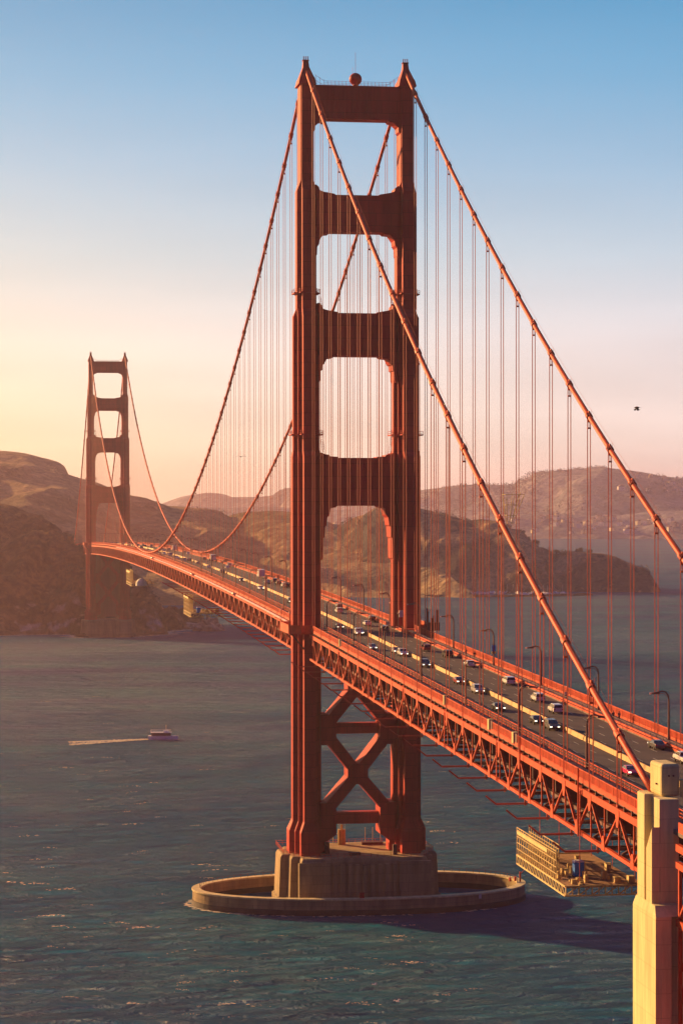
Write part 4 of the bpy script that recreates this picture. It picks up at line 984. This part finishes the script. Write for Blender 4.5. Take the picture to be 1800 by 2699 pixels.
for k in range(2200):
    q = random.random()**0.9; sp = 0.8+5.5*q; side = random.choice([-1, 1, random.uniform(-1, 1)])
    x = -26-q*36; y = 446.3-q*13+side*sp+random.gauss(0, 0.5+0.8*q); fleck(mb, x, y, random.uniform(0.5, 2.0)*(1.15-0.6*q), random.uniform(0.3, 1.3)*(1.1-0.6*q), 0.08+k*0.0001, random.uniform(-0.2, 0.5))
for k in range(60): fleck(mb, -12.5+random.uniform(-4, 1), 444.3+random.uniform(-1.8, 1.5), random.uniform(0.3, 1.0), random.uniform(0.2, 0.5), 0.08+k*0.0002, 0)
tag(mb.build('boat_wake', 'foam'), 'foamy wake trailing behind the tour boat', 'wake', kind='stuff')
mb = MB(); random.seed(6)
for k in range(240):
    t = random.uniform(math.pi*0.9, math.pi*1.75); x, y = fender_r(t, -random.uniform(0.2, 1.6)); 
    if t > math.pi*1.3 and random.random() < 0.6: continue
    fleck(mb, x, y, random.uniform(0.6, 2.0), random.uniform(0.2, 0.7), 0.07+k*0.0002, math.atan2(-x/2100, y/560)*0+random.uniform(-0.6,0.2))
tag(mb.build('shore_foam', 'foam'), 'thin foam washing along the ring wall', 'foam', kind='stuff')

# ------------------------------------------------------------------ hills
def land_mat(name, grass, scrub, rock, sc=0.01, rockz=0.0, thr=0.5):
    m = bpy.data.materials.new(name); m.use_nodes = True; t = m.node_tree; b = t.nodes['Principled BSDF']; b.inputs['Roughness'].default_value = 0.95; b.inputs['Specular IOR Level'].default_value = 0.1
    tc_ = t.nodes.new('ShaderNodeTexCoord')
    def nz_(s, d): 
        n_ = t.nodes.new('ShaderNodeTexNoise'); n_.inputs['Scale'].default_value = s; n_.inputs['Detail'].default_value = d; n_.inputs['Roughness'].default_value = 0.62; t.links.new(tc_.outputs['Object'], n_.inputs[0]); return n_.outputs[0]
    r = t.nodes.new('ShaderNodeValToRGB'); t.links.new(nz_(sc, 7), r.inputs[0])
    e = r.color_ramp.elements; e[0].position = thr-0.06; e[0].color = (*scrub, 1); e[1].position = thr+0.05; e[1].color = (*grass, 1)
    r2_ = t.nodes.new('ShaderNodeValToRGB'); t.links.new(nz_(sc*3.3, 6), r2_.inputs[0]); r2_.color_ramp.elements[0].position = 0.56; r2_.color_ramp.elements[1].position = 0.66
    sp = t.nodes.new('ShaderNodeSeparateXYZ'); t.links.new(tc_.outputs['Object'], sp.inputs[0])
    mr = t.nodes.new('ShaderNodeMapRange'); mr.inputs[1].default_value = rockz+6; mr.inputs[2].default_value = rockz*0.55; t.links.new(sp.outputs[2], mr.inputs[0])
    mu = t.nodes.new('ShaderNodeMath'); mu.operation = 'MULTIPLY'; t.links.new(r2_.outputs[0], mu.inputs[0]); t.links.new(mr.outputs[0], mu.inputs[1])
    mx = t.nodes.new('ShaderNodeMix'); mx.data_type = 'RGBA'; t.links.new(mu.outputs[0], mx.inputs[0]); t.links.new(r.outputs[0], mx.inputs[6]); mx.inputs[7].default_value = (*rock, 1)
    t.links.new(mx.outputs[2], b.inputs['Base Color'])
    r3 = t.nodes.new('ShaderNodeValToRGB'); t.links.new(nz_(sc*14, 4), r3.inputs[0]); r3.color_ramp.elements[0].position = 0.42; r3.color_ramp.elements[0].color = (0.35, 0.35, 0.35, 1); r3.color_ramp.elements[1].position = 0.60
    m3 = t.nodes.new('ShaderNodeMix'); m3.data_type = 'RGBA'; m3.blend_type = 'MULTIPLY'; m3.inputs[0].default_value = 0.6; t.links.new(mx.outputs[2], m3.inputs[6]); t.links.new(r3.outputs[0], m3.inputs[7]); t.links.new(m3.outputs[2], b.inputs['Base Color'])
    bp = t.nodes.new('ShaderNodeBump'); bp.inputs['Strength'].default_value = 0.9; bp.inputs['Distance'].default_value = 0.09/sc; t.links.new(nz_(sc*9, 6), bp.inputs['Height']); t.links.new(bp.outputs[0], b.inputs['Normal'])
    return m
L1 = land_mat('headland_scrub', (0.22, 0.13, 0.05), (0.045, 0.042, 0.020), (0.62, 0.52, 0.42), 0.014, 30, 0.50)
L2 = land_mat('hill_grass', (0.40, 0.27, 0.13), (0.15, 0.12, 0.06), (0.3, 0.22, 0.13), 0.006, 10, 0.47)
L3 = land_mat('cape_wood', (0.50, 0.30, 0.15), (0.07, 0.065, 0.05), (0.5, 0.35, 0.2), 0.012, 12, 0.52)
L4 = land_mat('far_shore', (0.38, 0.35, 0.33), (0.20, 0.21, 0.22), (0.3, 0.25, 0.2), 0.0035, 20, 0.52)  # land colours raised to stand in for the paleness of distant haze
TERR = {}
def ridge(name, crest, wf, wb, m, amp=6, ns=0.02, pf=1.3, pb=1.2, nu=220, nv=70, seed=0.0, gully=0.0):
    """crest: [(px, py, depth)] turned into world points; the land falls to the water in front (wf) and behind (wb)"""
    P = [at(*c) for c in crest]
    acc = [0]
    for a, b in zip(P, P[1:]): acc.append(acc[-1]+(b-a).length)
    def ev(s):
        s *= acc[-1]
        for i in range(len(P)-1):
            if s <= acc[i+1] or i == len(P)-2:
                q = (s-acc[i])/max(acc[i+1]-acc[i], 1e-6); return P[i].lerp(P[i+1], q), i, q
    wfv = wf if isinstance(wf, (list, tuple)) else [wf]*len(P)
    verts = []; grid = []
    for i in range(nu+1):
        c, k, q = ev(i/nu); W_ = wfv[k]*(1-q)+wfv[k+1]*q
        row = []
        for j in range(nv+1):
            t = -1+2*j/nv
            t = math.copysign(abs(t)**1.15, t)
            dy = t*(W_ if t < 0 else wb)
            x, y = c.x, c.y+dy
            a = abs(t); pr = max(0.0, 1-a**(pf if t < 0 else pb))
            H = c.z
            nzv = noise.fractal(Vector((x*ns+seed, y*ns, seed)), 0.9, 2.1, 6)
            gl_ = -abs(noise.noise(Vector((x*ns*0.9+seed*3, y*ns*0.22, 5.0))))*gully
            env = min(1.0, a*5)*min(1, (1-a)*6)+0.16
            z = H*pr+(nzv*amp+gl_*a*2)*env
            if a > 0.97: z = min(z, 1.5)-4*(a-0.97)/0.03
            x += noise.noise(Vector((x*ns*2, y*ns*2, 9+seed)))*4/ns*0.06
            verts.append((x, y, max(z, -4)))
    f = []
    for i in range(nu):
        for j in range(nv):
            a = i*(nv+1)+j; f.append((a, a+1, a+nv+2, a+nv+1))
    me = bpy.data.meshes.new(name); me.from_pydata(verts, [], f); me.materials.append(m); me.polygons.foreach_set('use_smooth', [True]*len(f))
    me.update(); me.flip_normals() if me.polygons[0].normal.z < 0 else None
    o = bpy.data.objects.new(name, me); COL.objects.link(o); tag(o, kind='structure')
    TERR.setdefault(name, []).append(verts)
    return verts
# near headland behind the far tower
h1 = ridge('headland', [(-260,1262,2230),(-120,1292,2210),(0,1327,2190),(46,1340,2180),(92,1355,2170),(115,1368,2160),(134,1383,2150),(153,1395,2140),(184,1413,2110),(194,1432,2090),(225,1456,2080),(290,1478,2070),(340,1500,2065),(372,1520,2060),(390,1552,2055),(409,1590,2050),(425,1612,2040),(465,1622,2030),(470,1640,2020),(509,1644,2015),(540,1641,2010),(556,1642,2005),(572,1668,2000),(577,1684,2000)],
           [300,290,275,265,255,250,245,240,225,205,190,175,165,150,130,105,80,55,40,32,28,24,12,6], 160, L1, amp=13, ns=0.022, pf=1.8, pb=1.5, nu=300, nv=110, gully=42)
# slope seen under the deck to the right of the far tower
ridge('hill', [(330,1470,2750),(400,1486,2720),(470,1500,2700),(560,1490,2720),(640,1500,2760)], 240, 200, L2, amp=6, ns=0.012, nu=90, nv=40, seed=3)
# big hill on the left
h2 = ridge('hill', [(-420,1150,3600),(-200,1165,3550),(0,1187,3500),(50,1192,3500),(72,1198,3500),(100,1206,3500),(126,1214,3480),(153,1225,3460),(172,1239,3440),(191,1250,3430),(214,1260,3420),(235,1268,3400),(290,1290,3400),(346,1304,3400),(367,1308,3400),(402,1319,3400),(425,1330,3400),(459,1334,3420),(517,1338,3440),(555,1344,3450),(570,1352,3450),(600,1360,3440),(650,1350,3400),(690,1346,3380),(740,1350,3360),(800,1356,3340),(863,1375,3320),(905,1384,3300),(960,1395,3280),(1020,1410,3260)],
           [1150]*6+[1100]*6+[950]*4+[850]*6+[700]*8, 900, L2, amp=12, ns=0.007, nu=320, nv=90, seed=1.3, gully=38, pf=1.1)
# cape on the right
h3 = ridge('cape', [(840,1440,3120),(880,1400,3120),(915,1370,3100),(932,1359,3080),(958,1350,3060),(993,1337,3050),(1040,1333,3040),(1080,1338,3030),(1116,1347,3020),(1158,1354,3010),(1195,1362,3000),(1234,1372,3000),(1270,1368,2990),(1305,1371,2980),(1337,1384,2980),(1368,1396,2970),(1386,1416,2960),(1398,1440,2950),(1420,1446,2950),(1444,1460,2940),(1466,1457,2940),(1529,1452,2930),(1573,1461,2925),(1613,1466,2920),(1649,1478,2915),(1676,1492,2910),(1688,1508,2905),(1700,1530,2900),(1706,1548,2890),(1716,1558,2880)],
           [200]*10+[210]*6+[150,130,110,100]+[95]*6+[80,60,40,25], 260, L3, amp=7, ns=0.014, nu=300, nv=60, seed=2.2, gully=9, pf=1.7)
# far shore across the bay
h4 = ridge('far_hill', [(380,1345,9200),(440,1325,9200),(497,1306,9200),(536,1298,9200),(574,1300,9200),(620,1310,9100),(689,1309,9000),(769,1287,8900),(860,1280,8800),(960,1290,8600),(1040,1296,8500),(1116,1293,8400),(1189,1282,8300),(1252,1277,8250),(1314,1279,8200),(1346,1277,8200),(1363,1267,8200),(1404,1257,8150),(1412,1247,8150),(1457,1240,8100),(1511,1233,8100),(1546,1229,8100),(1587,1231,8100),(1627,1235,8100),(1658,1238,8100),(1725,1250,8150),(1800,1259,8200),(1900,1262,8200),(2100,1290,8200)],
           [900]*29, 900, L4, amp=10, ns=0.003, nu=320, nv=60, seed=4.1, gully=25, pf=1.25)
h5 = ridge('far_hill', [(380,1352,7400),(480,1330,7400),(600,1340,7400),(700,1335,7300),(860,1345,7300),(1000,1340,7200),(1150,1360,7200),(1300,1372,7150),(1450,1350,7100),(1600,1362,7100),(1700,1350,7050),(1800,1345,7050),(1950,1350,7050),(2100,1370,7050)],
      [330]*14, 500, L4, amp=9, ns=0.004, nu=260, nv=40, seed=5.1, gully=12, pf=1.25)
mb = MB(); random.seed(31); sh = [v for v in h1 if -0.5 < v[2] < 3.0 and (Vector(v)-CAM).dot(FW) < 2150]
for v in sh:
    for k in range(2): fleck(mb, v[0]+random.gauss(0, 4), v[1]-random.uniform(0, 6), random.uniform(2, 7), random.uniform(0.5, 1.8), 0.1+random.random()*0.05, random.uniform(-0.2, 0.2))
tag(mb.build('surf', 'foam'), 'white surf along the foot of the headland', 'foam', kind='stuff')
# shoreline flats of the small harbour and its breakwater
mb = MB(); a = wz(850, 1545); b_ = wz(1410, 1545); mb.prism([(a.x-60, a.y-160), (b_.x, b_.y-140), (b_.x+40, b_.y+160), (a.x-60, a.y+160)], -2, 2.5)
tag(mb.build('shore', L3), kind='structure')
bwp = [wz(1080,1573), wz(1250,1574), wz(1420,1573), wz(1560,1569)]
mb = MB()
for a, b in zip(bwp, bwp[1:]):
    n = 14
    for i in range(n):
        p0 = a.lerp(b, i/n); p1 = a.lerp(b, (i+1.1)/n); hh = 2.2+random.uniform(-0.4, 0.6)
        mb.hexa([(p0.x,p0.y-5,-1),(p1.x,p1.y-5,-1),(p1.x,p1.y+5,-1),(p0.x,p0.y+5,-1)], [(p0.x,p0.y-2,hh),(p1.x,p1.y-2,hh),(p1.x,p1.y+2,hh),(p0.x,p0.y+2,hh)])
tag(mb.build('breakwater', L1), 'low dark rock breakwater in front of the small harbour', 'breakwater')

MT['rock'] = mat('pale_rock', (0.34, 0.24, 0.15), 0.95, 0.4, 0.15, bump=1.0)
for i, (px, py, r_, lab) in enumerate(((536, 1664, 8, 'low pale sea rock left of the rock at the headland tip'), (556, 1660, 10, 'tallest pale sea rock at the tip of the headland'), (574, 1670, 5, 'small outermost sea rock at the tip of the headland'))):
    c_ = at(px, py, 1995); b = MB(); b.ball((0, 0, 0), r_, 16, 12, 1.0)
    b.v = [tuple(Vector(q)*(1+0.45*noise.fractal(Vector(q)*0.22+Vector((i*9, 0, 0)), 1.0, 2.0, 4))) for q in b.v]
    tag(b.build('sea_rock', 'rock', None, (c_.x, c_.y, 0.5)), lab, 'rock', 'rocks at the headland tip')

# ------------------------------------------------------------------ trees and woods
def crown(m_, c, r, n, sq=0.8):
    for _ in range(n):
        d = Vector((random.gauss(0,1), random.gauss(0,1), random.gauss(0,1))).normalized()*r*random.random()**0.45
        p_ = Vector(c)+Vector((d.x, d.y, d.z*sq)); s_ = r*random.uniform(0.10, 0.22)
        u = Vector((random.gauss(0,1), random.gauss(0,1), random.gauss(0,1))).normalized(); v = u.orthogonal().normalized(); 
        m_.poly([p_+u*s_, p_+v*s_, p_-u*s_, p_-v*s_], [(0,1,2,3)])
def topz(vs, x, y):
    return min(vs, key=lambda v: (v[0]-x)**2+(v[1]-y)**2)[2]
tl = ['tall dark tree at the left end of the cape woods','round dark tree standing apart on the cape crest','low dark tree on the cape just right of the round one','dark tree in the middle of the cape crest','small dark tree right of the middle of the cape','dark tree next to the drop of the cape crest','slim dark tree above the harbour','dark conifer on the headland left of the far tower','second dark conifer closer to the far tower']
for i, (px, py, dep, h, sp) in enumerate([(1372,1392,2965,15,5.5),(1412,1421,2950,15,6.5),(1466,1447,2935,9,4.5),(1529,1443,2930,9,7),(1556,1449,2930,7,4.5),(1385,1408,2960,14,5),(1340,1380,2975,12,5),(172,1394,2120,14,5),(186,1404,2105,12,4.2)]):
    top = at(px, py, dep); t = empty('tree', (top.x, top.y, top.z-h)); tag(t, tl[i], 'tree', 'trees on the shore crests')
    m_ = MB(); m_.tube([(0,0,-3),(0.2,0,h*0.5),(0,0.2,h*0.85)], [0.7,0.5,0.2], 6); m_.bar((0,0,h*0.4),(sp*0.5,0,h*0.7),0.3); m_.bar((0,0,h*0.45),(-sp*0.5,0.5,h*0.72),0.3); m_.build('trunk', 'trunk', t)
    m_ = MB(); random.seed(i)
    for k in range(7): crown(m_, (random.gauss(0, sp*0.4), random.gauss(0, sp*0.4), h*random.uniform(0.5, 0.82)), sp*random.uniform(0.4, 0.62), 90)
    m_.build('crown', 'leaf', t)
random.seed(21); mb = MB()
vv = [v for v in h3 if v[2] > 18]
for k in range(1500):
    v = random.choice(vv)
    if noise.noise(Vector((v[0]*0.009, v[1]*0.009, 1))) < 0.08: continue
    crown(mb, (v[0]+random.uniform(-5,5), v[1]+random.uniform(-6,6), v[2]+1), random.uniform(2.0, 4.2), 26)
tag(mb.build('cape_woodland', 'leaf'), 'dark woods covering the cape', 'woodland', kind='stuff')
mb = MB(); vv = [v for v in h1 if v[2] > 12]
for k in range(900):
    v = random.choice(vv)
    if noise.noise(Vector((v[0]*0.02, v[1]*0.02, 2))) < 0.0: continue
    crown(mb, (v[0]+random.uniform(-3,3), v[1]+random.uniform(-3,3), v[2]+0.3), random.uniform(1.5, 3.6), 18, 0.6)
tag(mb.build('headland_scrub', 'leaf'), 'dark scrub on the headland slopes', 'scrub', kind='stuff')
mb = MB(); vv = [v for v in h2 if v[2] > 40]
for k in range(700):
    v = random.choice(vv)
    if noise.noise(Vector((v[0]*0.006, v[1]*0.006, 3))) < 0.1: continue
    crown(mb, (v[0]+random.uniform(-10,10), v[1]+random.uniform(-10,10), v[2]), random.uniform(3, 7), 16, 0.6)
tag(mb.build('hill_scrub', 'leaf'), 'patches of dark scrub on the big hill', 'scrub', kind='stuff')
mb = MB(); vv = [v for v in h4 if v[2] > 60]
vv = [v for v in vv if (Vector(v)-CAM).dot(FW) < 8250]
for k in range(3200):
    v = random.choice(vv)
    if noise.noise(Vector((v[0]*0.003, v[1]*0.003, 4))) < -0.25: continue
    crown(mb, (v[0]+random.uniform(-20,20), v[1]+random.uniform(-20,20), v[2]+2), random.uniform(6, 15), 9, 0.6)
tag(mb.build('far_woodland', 'leaf'), 'woods between the houses on the far shore', 'woodland', kind='stuff')

# ------------------------------------------------------------------ houses and harbour
HM = [mat('house_cream', (0.80, 0.70, 0.45), 0.8, 0.1, 1), mat('house_white', (0.78, 0.74, 0.66), 0.8, 0.1, 1), mat('house_tan', (0.42, 0.32, 0.22), 0.8, 0.1, 1)]
def house_proto(m, w_, d, h):
    t = empty('house'); m_ = MB(); m_.box(-w_/2, w_/2, -d/2, d/2, -6, h); m_.build('wall', m, t)
    m_ = MB(); m_.prismy([(-w_/2-0.6, h), (w_/2+0.6, h), (0, h+w_*0.28)], -d/2-0.5, d/2+0.5); m_.build('roof', 'roofm', t)
    return t
hp = [house_proto(HM[0], 16, 12, 8), house_proto(HM[1], 12, 14, 7), house_proto(HM[2], 14, 11, 7), house_proto(HM[1], 26, 12, 9)]
HL = ['cream house among trees on the far hillside across the bay', 'white house among trees on the far hillside across the bay', 'tan house among trees on the far hillside across the bay', 'long white building on the far hillside across the bay']
random.seed(8); used = [0]*4
cand = [v for v in h4 if 95 < v[2] < 190 and v[0] > 500 and (Vector(v)-CAM).dot(FW) < 8100]+[v for v in h5 if 8 < v[2] < 60 and v[0] > 500 and (Vector(v)-CAM).dot(FW) < 7120]*2
def place_h(k, loc, rz, lab, grp, sc=1.0):
    o = hp[k] if not used[k] else copy_tree(hp[k]); used[k] = 1
    o.location = loc; o.rotation_euler = (0, 0, rz); o.scale = (sc, sc, sc); tag(o, lab, 'house', grp)
# front (south west facing) slope only
crest_y = {}
for v in random.sample(cand, 1200):
    if sum(used) < 0: pass
n = 0
for v in random.sample(cand, 2500):
    c_depth = (Vector(v)-CAM).dot(FW)
    if c_depth > 8100: continue
    if noise.noise(Vector((v[0]*0.002, v[1]*0.002, 7))) < -0.1: continue
    k = random.choice([0, 0, 1, 1, 2, 3]); place_h(k, (v[0], v[1], v[2]+4.0), random.uniform(0.2, 1.1), HL[k], 'houses on the far hillside', random.uniform(0.55, 1.05)); n += 1
    if n > 230: break
HB = ['long white barrack by the harbour, leftmost of the row','white house by the harbour seen through the near tower portal','white house right of the portal one by the harbour','cream house by the harbour just right of the near tower','white boat shed at the waterline behind the breakwater','second white boat shed further right behind the breakwater','small white house at the foot of the wooded cape','cream hut halfway along the cape shore','white hut near the right end of the cape shore']
for i, (px, py, k, sc) in enumerate([(880,1545,3,1),(930,1544,1,1),(985,1545,1,1),(1135,1532,0,1),(1190,1550,3,1.2),(1260,1548,3,1.4),(1330,1552,1,0.9),(1420,1552,0,0.7),(1600,1552,1,0.6)]):
    p_ = wz(px, py+6); dep = 2850 if i < 6 else 2840
    q = at(px, py, (p_-CAM).dot(FW)); place_h(k, (q.x, q.y-20, 4.0), 0.2, HB[i], 'buildings round the harbour', sc)
# moored boats
m_ = empty('moored_boat'); MB().prism([(-1.6,-6),(1.6,-6),(1.7,2),(0,6.5),(-1.7,2)], 0, 1.8).build('hull', 'whitep', m_); MB().bar((0,0.5,1.8),(0,0.5,11),0.12).build('mast', 'whitep', m_); MB().box(-1.1,1.1,-3,1.5,1.8,2.8).build('cabin', 'whitep', m_)
random.seed(14)
for k in range(16):
    o = m_ if k == 0 else copy_tree(m_); p_ = wz(1240+k*16+random.uniform(-5, 5), 1566+random.uniform(-2.5, 2.5)); o.location = (p_.x, p_.y, 0); o.rotation_euler = (0, 0, random.uniform(0, 3))
    tag(o, 'small white moored sailing boat behind the breakwater', 'boat', 'moored boats in the harbour')

# ------------------------------------------------------------------ haze
mb = MB(); mb.box(-11500, 11500, -3000, 13000, -5.5, 262)
hz = mb.build('haze', 'water'); tag(hz, kind='stuff'); hz.data.materials.clear()
hm = bpy.data.materials.new('haze'); hm.use_nodes = True; t = hm.node_tree; t.nodes.clear()
pv = t.nodes.new('ShaderNodeVolumePrincipled'); mo = t.nodes.new('ShaderNodeOutputMaterial'); t.links.new(pv.outputs[0], mo.inputs['Volume'])
pv.inputs['Color'].default_value = (0.98, 0.69, 0.80, 1); pv.inputs['Density'].default_value = 0.000060; pv.inputs['Anisotropy'].default_value = 0.7
hz.data.materials.append(hm)
